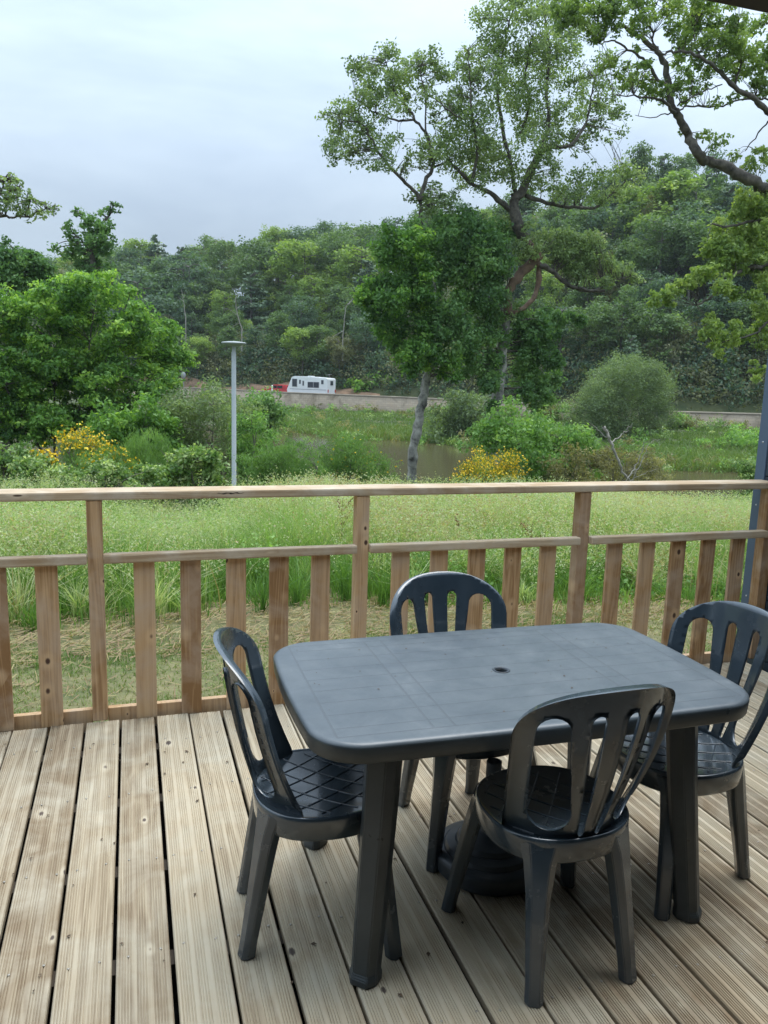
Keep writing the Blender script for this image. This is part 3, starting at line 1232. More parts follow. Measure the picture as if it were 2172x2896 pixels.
off_box('wall_core', (3.632, 4.6, 0.9, 3.895, -0.5, 2.7), SLATE, bw)
for k in range(26):
    z0 = -0.5 + k * 0.123
    off_box('cladding_board', (3.612, 3.631, 0.9, 3.829, z0 + 0.004, z0 + 0.119), SLATE, bw, 0.003)
off_box('corner_trim', (3.604, 3.631, 3.831, 3.907, -0.5, 2.7), TRIMM, bw, 0.003)
for z in (-0.2, 0.35, 0.92, 1.30, 1.9, 2.4):
    v_, f_ = lathe([(0.0, 0.003), (0.004, 0.0025), (0.006, 0.0)], 10)
    s = link('screw', arrays_mesh('screw', v_, f_), bw, plain_mat('bright_screw', (0.5, 0.5, 0.5), 0.3, metal=0.8))
    s.rotation_euler = (0, math.radians(-90), 0)
    s.location = Vector((3.6035, 3.868, z)) - bw.location

cab = empty('cabin', (0, -1.5, 0))
tag(cab, 'own cabin with a dark brown door head above the open doorway', 'cabin')
BROWN = plain_mat('dark_brown_frame', (0.020, 0.010, 0.008), 0.6, 0.15, 6)
INNER = plain_mat('interior_paint', (0.20, 0.19, 0.17), 0.8, 0.05, 3)
off_box('door_head', (-3.0, 3.6, 0.86, 0.955, 2.110, 2.26), BROWN, cab, 0.006)
off_box('front_wall', (-3.0, 3.6, 0.86, 0.95, 2.263, 2.75), SLATE, cab)
off_box('side_panel', (-3.0, -1.2, 0.86, 0.95, -0.3, 2.102), SLATE, cab)
off_box('side_panel', (2.4, 3.6, 0.86, 0.95, -0.3, 2.102), SLATE, cab)
off_box('floor', (-3.0, 3.6, -4.0, 0.95, -0.25, 0.02), INNER, cab)
off_box('ceiling', (-3.0, 3.6, -4.0, 0.95, 2.76, 2.86), INNER, cab)
off_box('back_wall', (-3.0, 3.6, -4.1, -4.0, -0.25, 2.86), INNER, cab)
off_box('end_wall', (-3.1, -3.0, -4.0, 0.95, -0.25, 2.86), SLATE, cab)
off_box('end_wall', (3.601, 3.7, -4.0, 0.88, -0.25, 2.86), SLATE, cab)

# ------------------------------------------------------------------ lamp post
lp0 = at(505, 741, 20.0)
lz = float(ground_z(lp0[0], lp0[1]))
lamp = empty('street_lamp', (lp0[0], lp0[1], lz))
tag(lamp, 'slim grey lamp post with a flat disc head behind the railing', 'lamp post')
LG = plain_mat('grey_lamp_paint', (0.36, 0.385, 0.38), 0.45, 0.05, 4)
hh = lp0[2] - lz
v_, f_ = lathe([(0.075, 0.0), (0.075, 0.6), (0.060, 0.62), (0.057, hh - 0.22), (0.045, hh - 0.2), (0.045, hh - 0.06)], 20)
link('pole', arrays_mesh('pole', v_, f_, smooth=True), lamp, LG)
v_, f_ = lathe([(0.0, hh - 0.085), (0.10, hh - 0.08), (0.25, hh - 0.035), (0.298, hh - 0.008), (0.30, hh + 0.008), (0.27, hh + 0.022), (0.12, hh + 0.038), (0.0, hh + 0.04)], 40)
link('lamp_head', arrays_mesh('lamp_head', v_, f_, smooth=True), lamp, LG)


# ------------------------------------------------------------------ trees and bushes
def blobs_to_foliage(blobs, n_total, leaf, tint=(0.5, 0.2), sub=7, spread=0.42, bias=0.5, flat=1.0, aspect=0.55, droop=0.0):
    """blobs: (n,4) centre+radius. Leaves gather in sub-clusters inside each blob, leaving gaps."""
    Bb = np.asarray(blobs, float)
    wgt = Bb[:, 3] ** 2
    cnt = np.maximum(6, (n_total * wgt / wgt.sum()).astype(int))
    P, N, S, T = [], [], [], []
    cores = []
    for (x, y, z, r), c in zip(Bb, cnt):
        m = sub
        dirs = unit(R.normal(0, 1, (m, 3)))
        rad = R.uniform(0.25, 1.0, m) ** 0.6
        cc = dirs * rad[:, None] * r * np.array([1, 1, flat])
        which = R.integers(0, m, c)
        off = R.normal(0, 1, (c, 3)) * r * spread * 0.62 * np.array([1, 1, 0.75 * flat])
        p = cc[which] + off
        P.append(p + np.array([x, y, z]))
        N.append(unit(p + np.array([0, 0, 0.25 * r])) * bias + np.array([0, 0, 0.25]) * bias)
        bt = R.normal(0, tint[1] * 0.6)
        ct = R.normal(0, tint[1] * 0.5, m)
        T.append(tint[0] + bt + ct[which] + R.normal(0, tint[1] * 0.6, c))
        cores.append(cc + np.array([x, y, z]))
    P = np.concatenate(P)
    V, Fc = leaves(P, np.full(len(P), leaf), np.concatenate(N), aspect, droop)
    return V, Fc, np.clip(np.concatenate(T), 0, 1), np.concatenate(cores)


def px_blobs(lst, conv, y0, depth=0.5, fat=1.0):
    """lst: (x, y, r) in a zoomed picture -> world centre + radius; depth: spread along y in units of the crown's half width"""
    o = []
    us = [conv(a, b)[0] for a, b, *_ in lst]
    um, uh = (min(us) + max(us)) / 2, max(10, (max(us) - min(us)) / 2)
    for a, b, r in lst:
        u, v = conv(a, b)
        f = math.sqrt(max(0.15, 1 - ((u - um) / uh) ** 2))
        y = y0 + R.uniform(-1, 1) * depth * uh * f * y0 / 1720
        p = at(u, v, y)
        rr = r * conv.s * y / 1720 * fat
        o.append((*p, rr))
    return o


class Conv:
    def __init__(self, x0, y0, s):
        self.x0, self.y0, self.s = x0, y0, s

    def __call__(self, x, y):
        return self.x0 + x * self.s, self.y0 + y * self.s


CA = Conv(687.4, 61.1, 0.4144)
CB = Conv(763.8, 488.8, 0.3223)
CC = Conv(1200.7, 0.0, 0.2763)
CD = Conv(1200.7, 458.3, 0.2763)
CE = Conv(0.0, 343.7, 0.3211)
CV = Conv(0.0, 0.0, 1.0)


def limb(pts, conv, y0, r0, r1, wob=0.4):
    """a limb through zoomed-picture points, its depth wandering a little"""
    ys = y0 + np.cumsum(R.normal(0, wob * 0.5, len(pts)))
    P = np.array([at(*conv(a, b), y) for (a, b), y in zip(pts, ys)])
    Q = smooth_poly(P, 5, 0.02)
    rr = np.linspace(r0, r1, len(Q)) * (1 + R.normal(0, 0.07, len(Q)))
    return Q, rr * (0.8 if r0 < 0.16 else 1.0)


def twigs(cores, limbs, r=0.012, r0=0.03, frac=1.0):
    """thin branches from the nearest limb point to each leaf cluster"""
    L = np.concatenate([q for q, _ in limbs])
    o = []
    for c in cores:
        if R.random() > frac:
            continue
        d = np.linalg.norm(L - c, axis=1) + 0.8 * np.maximum(0, L[:, 2] - c[2])
        a = L[np.argmin(d)]
        if np.linalg.norm(a - c) > 1.9 * max(1.0, c[1] / 60):
            continue
        mid = (a + c) / 2 + R.normal(0, 0.12, 3) * np.linalg.norm(c - a) * 0.6 + np.array([0, 0, 0.06]) * np.linalg.norm(c - a)
        Q = smooth_poly(np.array([a, mid, c]), 3)
        o.append((Q, np.linspace(r0, r, len(Q))))
    return o


def plant(name, label, cat, base, crown, m, wood=None, wm=None, group=None, wood_name='trunk', crown_name='crown', flowers=None):
    root = empty(name, base)
    tag(root, label, cat, group)
    b = np.array(base, float)
    V, Fc, T = crown
    link(crown_name, arrays_mesh(crown_name, V - b, Fc, T), root, m)
    if wood is not None:
        v_, f_ = wood
        link(wood_name, arrays_mesh(wood_name, v_ - b, f_, smooth=True), root, wm)
    if flowers is not None:
        V, Fc, T = flowers
        tag(link('flowers', arrays_mesh('flowers', V - b, Fc, T), root, L_FLOWER), kind='stuff')
    return root


# --- the two leaning oaks by the pond (28 m)
YO = 28.0
oakL = [(350, 110, 40), (290, 190, 50), (380, 200, 55), (450, 220, 50), (530, 180, 55), (600, 150, 38), (630, 220, 45), (200, 180, 36), (180, 200, 22), (240, 280, 58), (330, 300, 70),
        (420, 310, 62), (200, 360, 55), (130, 410, 42), (290, 400, 62), (390, 410, 55), (470, 400, 40), (560, 260, 50), (660, 250, 36), (60, 490, 42), (110, 490, 42), (180, 480, 42), (230, 500, 50),
        (100, 610, 52), (60, 640, 28), (160, 600, 54), (200, 680, 42), (90, 690, 26), (270, 580, 55), (340, 620, 55), (290, 700, 36), (370, 700, 32), (420, 570, 22), (440, 730, 28),
        (560, 360, 45), (640, 510, 26), (520, 640, 40), (580, 620, 46), (470, 700, 28), (560, 700, 32), (560, 880, 45), (620, 850, 40), (590, 920, 50), (500, 880, 35), (660, 900, 35), (690, 930, 30), (720, 870, 30)]
oakM = [(650, 380, 46), (720, 400, 42), (600, 470, 26), (640, 640, 56), (700, 600, 64), (640, 700, 46), (780, 120, 36), (760, 160, 36), (740, 230, 46), (800, 220, 50), (830, 300, 56), (760, 310, 42),
        (740, 400, 55), (880, 380, 62), (830, 470, 64), (760, 500, 64), (720, 540, 56), (890, 540, 64), (800, 610, 74), (720, 680, 64), (880, 640, 74), (960, 620, 66), (820, 720, 66), (930, 720, 76),
        (1020, 740, 66), (760, 800, 36), (860, 800, 48), (890, 70, 54), (960, 60, 54), (900, 150, 62), (980, 150, 62), (930, 250, 64), (1020, 240, 64), (1000, 330, 72), (1090, 330, 72), (1060, 120, 54),
        (1130, 60, 54), (1200, 50, 62), (1140, 160, 54), (1210, 140, 62), (1280, 80, 62), (1350, 40, 54), (1340, 160, 44), (1180, 240, 62), (1260, 250, 54), (1100, 420, 72), (1190, 440, 62),
        (1150, 520, 64), (1060, 520, 54), (1100, 600, 64), (1220, 560, 54), (1280, 520, 54), (1260, 430, 46), (1330, 300, 48), (1390, 250, 40), (1400, 330, 50), (1480, 180, 44), (1540, 160, 32),
        (1480, 270, 45), (1520, 330, 45), (1340, 420, 54), (1420, 440, 54), (1500, 420, 54), (1570, 450, 40), (1600, 200, 27), (1620, 290, 36), (1450, 520, 50), (1370, 560, 45), (1310, 580, 40),
        (1500, 580, 23), (1590, 540, 27), (1400, 630, 18), (1340, 650, 18), (1220, 660, 46), (1240, 720, 32), (1160, 690, 46), (1130, 780, 56), (1200, 790, 46), (1240, 840, 46), (1300, 860, 50),
        (1330, 770, 40), (1400, 760, 40), (1460, 790, 46), (1400, 860, 50), (1480, 880, 46), (1530, 760, 46), (1600, 730, 46), (1640, 780, 46), (1560, 850, 46), (1440, 690, 13),
        (850, -40, 46), (900, -90, 55), (980, -60, 62), (1000, -130, 55), (1080, -40, 62), (1090, -120, 62), (1170, -60, 62), (1200, -130, 55), (1280, -40, 62), (1300, -120, 62), (1380, -60, 55),
        (1060, -210, 60), (1180, -210, 60), (960, -200, 50), (1290, -200, 50)]
oakR = [(60, 330, 90), (160, 260, 90), (250, 340, 100), (350, 380, 90), (450, 450, 80), (540, 440, 70), (620, 520, 60), (120, 450, 80), (220, 500, 70), (400, 540, 60), (280, 200, 70), (100, 200, 80), (330, 250, 60)]
oakRB = [(1150, 180, 80), (1230, 120, 90), (1330, 100, 100), (1450, 120, 100), (1560, 150, 100), (1440, 240, 90), (1560, 300, 90), (1350, 220, 60), (1040, 0, 80)]

limbsL = [limb([(360, 1860), (385, 1720), (400, 1500), (440, 1300), (470, 1120), (500, 980), (510, 850), (540, 650), (545, 480), (500, 260), (470, 60)], CB, YO, 0.20, 0.09, 0.1),
          limb([(540, 1050), (535, 1000), (525, 880), (440, 790), (340, 680), (270, 570), (230, 500), (130, 480)], CA, YO, 0.10, 0.03),
          limb([(530, 900), (560, 800), (600, 720), (590, 650), (560, 560), (510, 490), (420, 480), (300, 440), (200, 370)], CA, YO, 0.10, 0.03),
          limb([(510, 490), (470, 420), (400, 330), (360, 200), (350, 100)], CA, YO, 0.05, 0.015),
          limb([(600, 700), (560, 500), (560, 370), (530, 200)], CA, YO, 0.05, 0.02)]
bl = px_blobs(oakL, CA, YO, 0.5, 1.35)
V, Fc, T, co = blobs_to_foliage(bl, 11000, 0.12, (0.48, 0.24), sub=14, spread=0.38)
tw = twigs(co, limbsL, 0.004, 0.011, 0.45)
bz = limbsL[0][0][0]
oak1 = plant('oak_tree', 'thinner oak with pale leaning trunk by the pond, left of the thick twisted oak', 'tree', (bz[0], bz[1], bz[2] + .2), (V, Fc, T), L_OAK, tubes(limbsL[1:] + tw, 7), BARK, wood_name='branch')
v_, f_ = tubes(limbsL[:1], 12)
link('trunk', arrays_mesh('trunk', v_ - np.array(oak1.location), f_, smooth=True), oak1, BARKG)

limbsM = [limb([(915, 1700), (930, 1500), (940, 1260), (975, 1080), (995, 850), (1010, 700), (1045, 560)], CB, YO, 0.23, 0.18, 0.1),
          limb([(1040, 590), (1030, 450), (1110, 335), (1245, 195)], CB, YO, 0.17, 0.19, 0.05),
          limb([(1050, 590), (1180, 510), (1235, 400), (1240, 260), (1200, 150), (1150, 80), (1105, 10), (1085, -60)], CB, YO, 0.10, 0.19, 0.05),
          limb([(1075, 1110), (1040, 1030), (1020, 900), (1060, 850), (1120, 720), (1170, 640), (1230, 600)], CA, YO, 0.22, 0.10, 0.2),
          limb([(1200, 620), (1320, 605), (1400, 480), (1420, 380), (1440, 260)], CA, YO, 0.09, 0.03),
          limb([(1160, 660), (1200, 500), (1190, 300), (1210, 120), (1180, -60)], CA, YO, 0.10, 0.04),
          limb([(1010, 950), (980, 930), (900, 860), (800, 810), (740, 750), (680, 700), (600, 720)], CA, YO, 0.14, 0.05),
          limb([(1080, 870), (1200, 910), (1300, 930), (1440, 935), (1510, 880), (1600, 800)], CA, YO, 0.11, 0.04),
          limb([(1030, 860), (1000, 700), (960, 500), (930, 300), (960, 150), (1000, -40), (1050, -180)], CA, YO, 0.10, 0.03),
          limb([(800, 800), (830, 650), (800, 450), (790, 250), (780, 110)], CA, YO, 0.08, 0.02),
          limb([(900, 620), (820, 480), (720, 460), (640, 390), (560, 340)], CA, YO, 0.05, 0.02),
          limb([(1240, 260), (1330, 300), (1420, 380), (1540, 430), (1680, 430)], CB, YO, 0.13, 0.07, 0.2),
          limb([(180, 590), (300, 615), (370, 580), (480, 530), (600, 500)], CD, YO, 0.07, 0.02),
          limb([(1050, 560), (1100, 400), (1080, 250), (1100, 100)], CA, YO, 0.07, 0.03)]
oakJ = [(1010, 480, 45), (1100, 520, 45), (1190, 190, 50), (1260, 160, 55), (1060, 610, 40), (1130, 120, 60), (1180, 20, 60), (1090, 150, 50)]
bl = px_blobs(oakM, CA, YO + 0.3, 0.45, 1.35) + px_blobs(oakR * 2, CD, YO, 0.3, 1.0) + px_blobs(oakRB * 2, CB, YO + .5, 0.3, 1.0) + px_blobs(oakJ, CB, YO - .4, 0.05, 1.1)
V, Fc, T, co = blobs_to_foliage(bl, 46000, 0.12, (0.48, 0.24), sub=14, spread=0.40)
tw = twigs(co, limbsM, 0.004, 0.011, 0.4)
bz = limbsM[0][0][0]
oak2 = plant('oak_tree', 'tall oak with thick twisted broken trunk and open leafy crown beside the pond', 'tree', (bz[0], bz[1], bz[2] + .2), (V, Fc, T), L_OAK, tubes(limbsM[3:] + tw, 8), BARK, wood_name='branch')
b_ = np.array(oak2.location)
v_, f_ = tubes(limbsM[:1], 14)
link('trunk', arrays_mesh('trunk', v_ - b_, f_, smooth=True), oak2, BARKG)
v_, f_ = tubes(limbsM[1:3], 12)
link('broken_limb', arrays_mesh('broken_limb', v_ - b_, f_, smooth=True), oak2, BARKR)

# --- leafy undergrowth trees round the oak trunks
mapL = [(230, 80, 90), (310, 150, 100), (200, 200, 70), (300, 330, 100), (220, 380, 80), (110, 430, 70), (60, 460, 50), (120, 520, 70), (250, 500, 100), (170, 620, 80), (280, 650, 90), (230, 750, 80),
        (330, 780, 90), (330, 900, 70), (420, 850, 80), (400, 960, 50), (560, 870, 60), (640, 900, 60), (600, 980, 50), (680, 1020, 40), (380, 560, 90), (400, 260, 80)]
mapD = [(450, 60, 100), (560, 100, 110), (680, 60, 110), (800, 80, 110), (900, 130, 100), (600, 230, 120), (720, 230, 120), (850, 260, 110), (970, 220, 90), (460, 250, 90), (420, 420, 110), (540, 380, 110),
        (680, 380, 120), (820, 400, 110), (900, 460, 90), (960, 330, 70), (500, 550, 110), (640, 540, 120), (780, 560, 110), (900, 600, 90), (450, 680, 90), (580, 680, 110), (720, 700, 110), (850, 720, 100),
        (640, 820, 100), (780, 850, 100), (760, 960, 80), (880, 960, 70), (900, 1060, 60), (1000, 60, 80), (620, -40, 80), (760, -50, 80), (880, 20, 90), (1010, 760, 45), (940, 870, 60), (930, 1020, 60), (930, 1380, 40), (930, 1200, 40)]
mapL += [(450 + (i * 37) % 70, 60 + i * 85, 62) for i in range(11)]
mapD += [(960, 640, 60), (930, 760, 55), (925, 900, 62), (925, 1060, 62), (930, 1380, 45), (1000, 480, 50), (925, 1220, 40)]
mapR = [(1100, 600, 60), (1180, 640, 80), (1270, 640, 80), (1360, 640, 60), (1450, 620, 50), (1520, 640, 40), (1120, 740, 80), (1220, 760, 90), (1310, 760, 70), (1150, 880, 90), (1250, 880, 90), (1330, 900, 60),
        (1130, 1000, 80), (1230, 1020, 90), (1320, 1040, 70), (1160, 1110, 60), (1260, 1140, 80), (1220, 1220, 50), (1080, 820, 40)]


def stems(px, conv, y0, top, r=0.06):
    foot = [(385, 1720), (400, 1500), (440, 1300), (470, 1120), (500, 980), (510, 850)] if px[0][0] < 600 else [(915, 1700), (930, 1500), (940, 1260), (975, 1080), (995, 850)]
    return [limb(foot + [(foot[-1][0] + dx, top)], conv, y0, r, 0.02, 0.0) for x, dx in px]


for lst, lab, mt, n, yy, tn, st in ((mapL, 'light green leafy maple leaning left of the pale leaning oak trunk', L_HORN, 15000, YO - 0.9, (0.40, 0.24), [(445, -120), (470, -40)]),
                                    (mapD, 'dark leafy maple filling the space between the two oak trunks', L_DARK, 30000, YO - 0.2, (0.50, 0.24), [(940, 0), (950, 40)]),
                                    (mapR, 'green hanging foliage tree right of the thick oak trunk', L_DARK, 15000, YO + 0.5, (0.55, 0.24), [(960, 20), (950, 60)])):
    ls = stems(st, CB, YO + 0.35, 200 if lst is not mapR else 650)
    V, Fc, T, co = blobs_to_foliage(px_blobs(lst, CB, yy, 0.4, 1.15), n, 0.15, tn, sub=12, spread=0.42)
    b0 = ls[0][0][0]
    plant('maple_tree', lab, 'tree', (b0[0], b0[1], float(ground_z(b0[0], b0[1]))), (V, Fc, T), mt, tubes(ls + twigs(co, ls, 0.008, 0.025, 0.35), 6), BARK)

# --- the pale oak reaching in from the right (19 m)
YR = 19.0
paleU = [(40, 60, 60), (130, 100, 70), (60, 180, 70), (200, 60, 70), (300, 150, 80), (400, 100, 80), (420, 220, 70), (300, 260, 60), (500, 100, 60), (600, 60, 60), (680, 200, 62), (730, 120, 54), (620, 240, 42),
         (850, 80, 54), (950, 40, 54), (1050, 60, 72), (1150, 80, 62), (1230, 70, 45), (920, 200, 54), (980, 280, 62), (1060, 180, 72), (1150, 230, 80), (1240, 180, 54), (1040, 340, 72), (1130, 380, 70),
         (1240, 330, 80), (1330, 250, 70), (1400, 160, 54), (1450, 150, 45), (1380, 330, 80), (1480, 240, 62), (1560, 220, 45), (1620, 160, 36), (1300, 440, 70), (1400, 450, 70), (1500, 400, 80), (1590, 430, 70),
         (1640, 330, 54), (1480, 540, 70), (1580, 580, 70), (1640, 500, 54), (1560, 680, 62), (1640, 700, 45), (1400, 560, 54), (1320, 520, 45), (1180, 520, 50), (1080, 520, 50), (960, 480, 45), (1000, 580, 50),
         (960, 650, 44), (1040, 650, 44), (1150, 640, 44), (940, 700, 36), (700, 520, 45), (640, 600, 60), (720, 640, 52), (560, 640, 45), (800, 700, 52), (700, 740, 45), (830, 760, 45), (500, 600, 36),
         (440, 480, 36), (380, 540, 45), (540, 510, 26), (630, 380, 22), (1000, 740, 44), (1100, 720, 34), (1250, 800, 34), (1380, 760, 34), (1470, 750, 26), (1190, 1070, 36), (1300, 1090, 44), (1230, 1150, 26),
         (1110, 1060, 22), (1400, 1230, 36), (1500, 1300, 54), (1600, 1250, 62), (1640, 1200, 45), (980, 1030, 22), (450, -60, 80), (700, -60, 80), (900, -70, 80), (1150, -60, 80), (1400, 0, 60)]
paleD = [(1300, 150, 90), (1430, 160, 90), (1560, 180, 100), (1640, 120, 70), (1240, 240, 80), (1350, 280, 100), (1500, 300, 100), (1620, 320, 80), (1200, 340, 70), (1280, 400, 90), (1420, 440, 90), (1560, 470, 90),
         (1640, 560, 70), (1180, 460, 70), (1080, 520, 70), (980, 590, 60), (870, 620, 60), (800, 680, 60), (900, 690, 50), (1300, 560, 80), (1400, 620, 60), (1560, 660, 70), (1600, 760, 70), (1200, 840, 56),
         (1240, 900, 56), (1170, 960, 56), (1300, 980, 64), (1400, 900, 54), (1400, 1000, 54), (1480, 960, 64), (1580, 920, 64), (1620, 1020, 56), (1240, 1060, 45), (1280, 1110, 36), (1310, 1160, 18),
         (1540, 1170, 26), (1570, 1230, 45), (1560, 1300, 36), (1630, 1230, 26), (1500, -90, 90), (1620, -140, 90), (1640, -20, 80), (1420, -10, 70), (1520, 40, 80), (1720, 200, 110), (1720, 500, 110), (1720, 800, 100)]
trunkR = [(1840, 2600), (1850, 2200), (1850, 1700), (1820, 1300), (1780, 900), (1760, 500), (1720, 100)]
limbsR = [limb(trunkR, CC, YR, 0.34, 0.16, 0.2),
          limb([(1830, 1640), (1659, 1500), (1480, 1390), (1330, 1310), (1180, 1260), (1100, 1190), (1040, 1060), (980, 940), (910, 820), (880, 650), (840, 480), (780, 380), (640, 290), (520, 200)], CC, YR, 0.16, 0.05, 0.2),
          limb([(880, 680), (800, 620), (720, 500), (600, 400), (450, 320), (340, 340)], CC, YR, 0.06, 0.02),
          limb([(930, 880), (850, 800), (700, 760), (450, 740)], CC, YR, 0.06, 0.015),
          limb([(1790, 1000), (1659, 870), (1560, 770), (1400, 680), (1250, 540), (1120, 440), (960, 400), (820, 420)], CC, YR, 0.11, 0.03, 0.2),
          limb([(960, 860), (1050, 830), (1250, 830), (1500, 770), (1659, 780)], CC, YR, 0.03, 0.03),
          limb([(950, 830), (1100, 740), (1300, 660)], CC, YR, 0.03, 0.02),
          limb([(1760, 860), (1659, 950), (1560, 1080), (1480, 1180)], CC, YR - .5, 0.035, 0.015),
          limb([(900, 880), (760, 920), (620, 900)], CC, YR, 0.022, 0.008),
          limb([(840, 480), (760, 300), (740, 150), (800, 0)], CC, YR, 0.04, 0.015),
          limb([(1120, 440), (1080, 250), (1120, 60)], CC, YR, 0.03, 0.012),
          limb([(1400, 680), (1450, 450), (1420, 200)], CC, YR, 0.04, 0.012),
          limb([(1830, 300), (1659, 400), (1560, 430), (1480, 440), (1370, 510), (1310, 590), (1200, 670), (1100, 730)], CD, YR, 0.10, 0.03, 0.2),
          limb([(1830, -20), (1659, 50), (1500, 80), (1360, 110), (1220, 90)], CD, YR, 0.07, 0.03, 0.2),
          limb([(1840, 780), (1659, 860), (1590, 930), (1450, 980), (1250, 1040)], CD, YR, 0.06, 0.012, 0.2)]
bU = px_blobs(paleU, CC, YR, 0.35, 1.55)
bD = px_blobs(paleD, CD, YR, 0.5, 1.2)
V, Fc, T, co = blobs_to_foliage(bU, 21000, 0.095, (0.36, 0.2), sub=12, spread=0.34)
V2, F2, T2, co2 = blobs_to_foliage(bD, 19000, 0.115, (0.62, 0.22), sub=12, spread=0.38)
tw = twigs(co, limbsR, 0.003, 0.008, 0.45) + twigs(co2, limbsR, 0.003, 0.008, 0.2)
bz = limbsR[0][0][0]
plant('oak_tree', 'pale green oak reaching in from the right edge over the blue wall', 'tree', (bz[0], bz[1], float(ground_z(bz[0], bz[1]))),
      (np.concatenate([V, V2]), np.concatenate([Fc, F2 + len(V)]), np.concatenate([T, T2])), L_LIGHT, tubes(limbsR + tw, 8), BARK)


# --- bushes inside outlines
def in_poly(pt, poly):
    c = False
    j = len(poly) - 1
    for i in range(len(poly)):
        xi, yi = poly[i]
        xj, yj = poly[j]
        if (yi > pt[1]) != (yj > pt[1]) and pt[0] < (xj - xi) * (pt[1] - yi) / (yj - yi) + xi:
            c = not c
        j = i
    return c


def poly_list(poly, n, r):
    xs = [p[0] for p in poly]
    ys = [p[1] for p in poly]
    o = []
    while len(o) < n:
        p = (R.uniform(min(xs), max(xs)), R.uniform(min(ys), max(ys)))
        if in_poly(p, poly):
            rr = r * R.uniform(0.7, 1.25)
            if all(in_poly((p[0] + dx * rr * .6, p[1] + dy * rr * .6), poly) for dx, dy in ((1, 0), (-1, 0), (0, 1), (0, -1))) or R.random() < 0.25:
                o.append((p[0], p[1], rr))
    return o


def ellipse(u0, u1, v0, v1, n=22):
    return [((u0 + u1) / 2 + (u1 - u0) / 2 * math.cos(2 * math.pi * i / n), (v0 + v1) / 2 + (v1 - v0) / 2 * math.sin(2 * math.pi * i / n)) for i in range(n)]


def bush(name, label, cat, poly, conv, y0, m, n, nb, r, leaf, tint, depth=0.8, aspect=0.5, bias=0.6, sub=7, spread=0.42, stem_m=TWIG, droop=0.0, flower=None, group=None, trunk=None, fat=1.5, flat=1.0):
    bl = px_blobs(poly_list(poly, int(nb * 1.3), r), conv, y0, depth, fat)
    V, Fc, T, co = blobs_to_foliage(bl, int(n * 1.25), leaf, tint, sub=sub + 3, spread=spread, bias=bias, aspect=aspect, droop=droop, flat=flat)
    gz = ground_z(V[:, 0], V[:, 1])
    keep = (V[:, 2] > gz - 0.05).reshape(-1, 4).all(1)
    Fk, Tk = Fc[keep], T[keep]
    cx, cy = float(np.mean([b[0] for b in bl])), y0
    gz0 = float(ground_z(cx, cy))
    ls = []
    for k in range(trunk or 4):
        p0 = np.array([cx + R.normal(0, 0.15), cy + R.normal(0, 0.15), gz0])
        tgt = co[R.integers(len(co))]
        ls.append((smooth_poly(np.array([p0, (p0 + tgt) / 2 + R.normal(0, .1, 3), tgt]), 4), np.linspace(0.05 if trunk else 0.03, 0.012, 9)))
    tw = twigs(co, ls, 0.004, 0.009, 0.15)
    fl = None
    if flower:
        vmax, nf = flower
        P = V.reshape(-1, 4, 3).mean(1)
        zt = np.percentile(P[:, 2], (1 - vmax) * 100)
        idx = np.where((P[:, 2] > zt) & keep)[0]
        idx = R.choice(idx, min(nf, len(idx)), replace=False)
        fp = P[idx] + R.normal(0, 1, (len(idx), 3)) * np.array([0.02, 0.02, 0.07]) + np.array([0, -0.02, 0.03])
        fv, ff = leaves(fp, np.full(len(fp), leaf * 0.62), None, 0.8)
        fl = (fv, ff, np.clip(R.normal(0.5, 0.25, len(fp)), 0, 1))
    used = np.unique(Fk)
    remap = np.zeros(len(V), np.int64)
    remap[used] = np.arange(len(used))
    return plant(name, label, cat, (cx, cy, gz0), (V[used], remap[Fk], Tk), m, tubes(ls + tw, 5), stem_m, group, wood_name='stems' if not trunk else 'trunk', crown_name='crown' if trunk else 'foliage', flowers=fl)


# left side, back to front
hornp = [(530, 640), (600, 780), (780, 790), (880, 880), (820, 950), (1000, 1050), (1030, 1030), (1000, 1180), (1150, 1050), (1200, 1150), (1180, 1280), (1290, 1360), (1200, 1420), (1170, 1560), (1000, 1650), (700, 1800),
         (560, 1850), (300, 1920), (0, 1900), (-250, 1850), (-250, 900), (0, 900), (220, 800), (420, 780)]
bush('hornbeam_tree', 'big bushy bright green hornbeam at the left edge, left of the lamp post', 'tree', hornp, CE, 25.0, L_HORN, 66000, 260, 66, 0.125, (0.44, 0.28), 0.55, trunk=5, bias=0.9, stem_m=BARK, fat=1.2, flat=0.72)
tl = [(40, 130, 35), (90, 150, 40), (130, 170, 30), (30, 220, 50), (100, 240, 50), (160, 270, 45), (220, 280, 40), (60, 320, 50), (130, 350, 45), (190, 370, 35), (240, 360, 25), (290, 340, 40), (340, 340, 32), (380, 320, 18), (20, 290, 40), (-60, 250, 60), (-80, 150, 60)]
ls = [limb([(-420, 2600), (-400, 1500), (-380, 800), (-330, 420), (-300, 100)], CE, 17.0, 0.24, 0.12, 0.1), limb([(-340, 460), (-120, 340), (0, 370), (60, 390), (180, 380), (350, 330)], CE, 17.0, 0.06, 0.008, 0.1),
      limb([(-120, 340), (0, 240), (100, 240), (230, 290)], CE, 17.0, 0.03, 0.006, 0.1), limb([(0, 240), (40, 120)], CE, 17.0, 0.02, 0.006, 0.1)]
V, Fc, T, co = blobs_to_foliage(px_blobs(tl, CE, 17.0, 0.4, 1.3), 1250, 0.075, (0.4, 0.2), sub=12, spread=0.34)
bz = ls[0][0][0]
plant('alder_tree', 'thin leafy branch tree poking into the sky at the upper left edge', 'tree', (bz[0], bz[1], float(ground_z(bz[0], bz[1]))), (V, Fc, T), L_OAK, tubes(ls + twigs(co, ls, 0.004, 0.012, .8), 6), BARK)
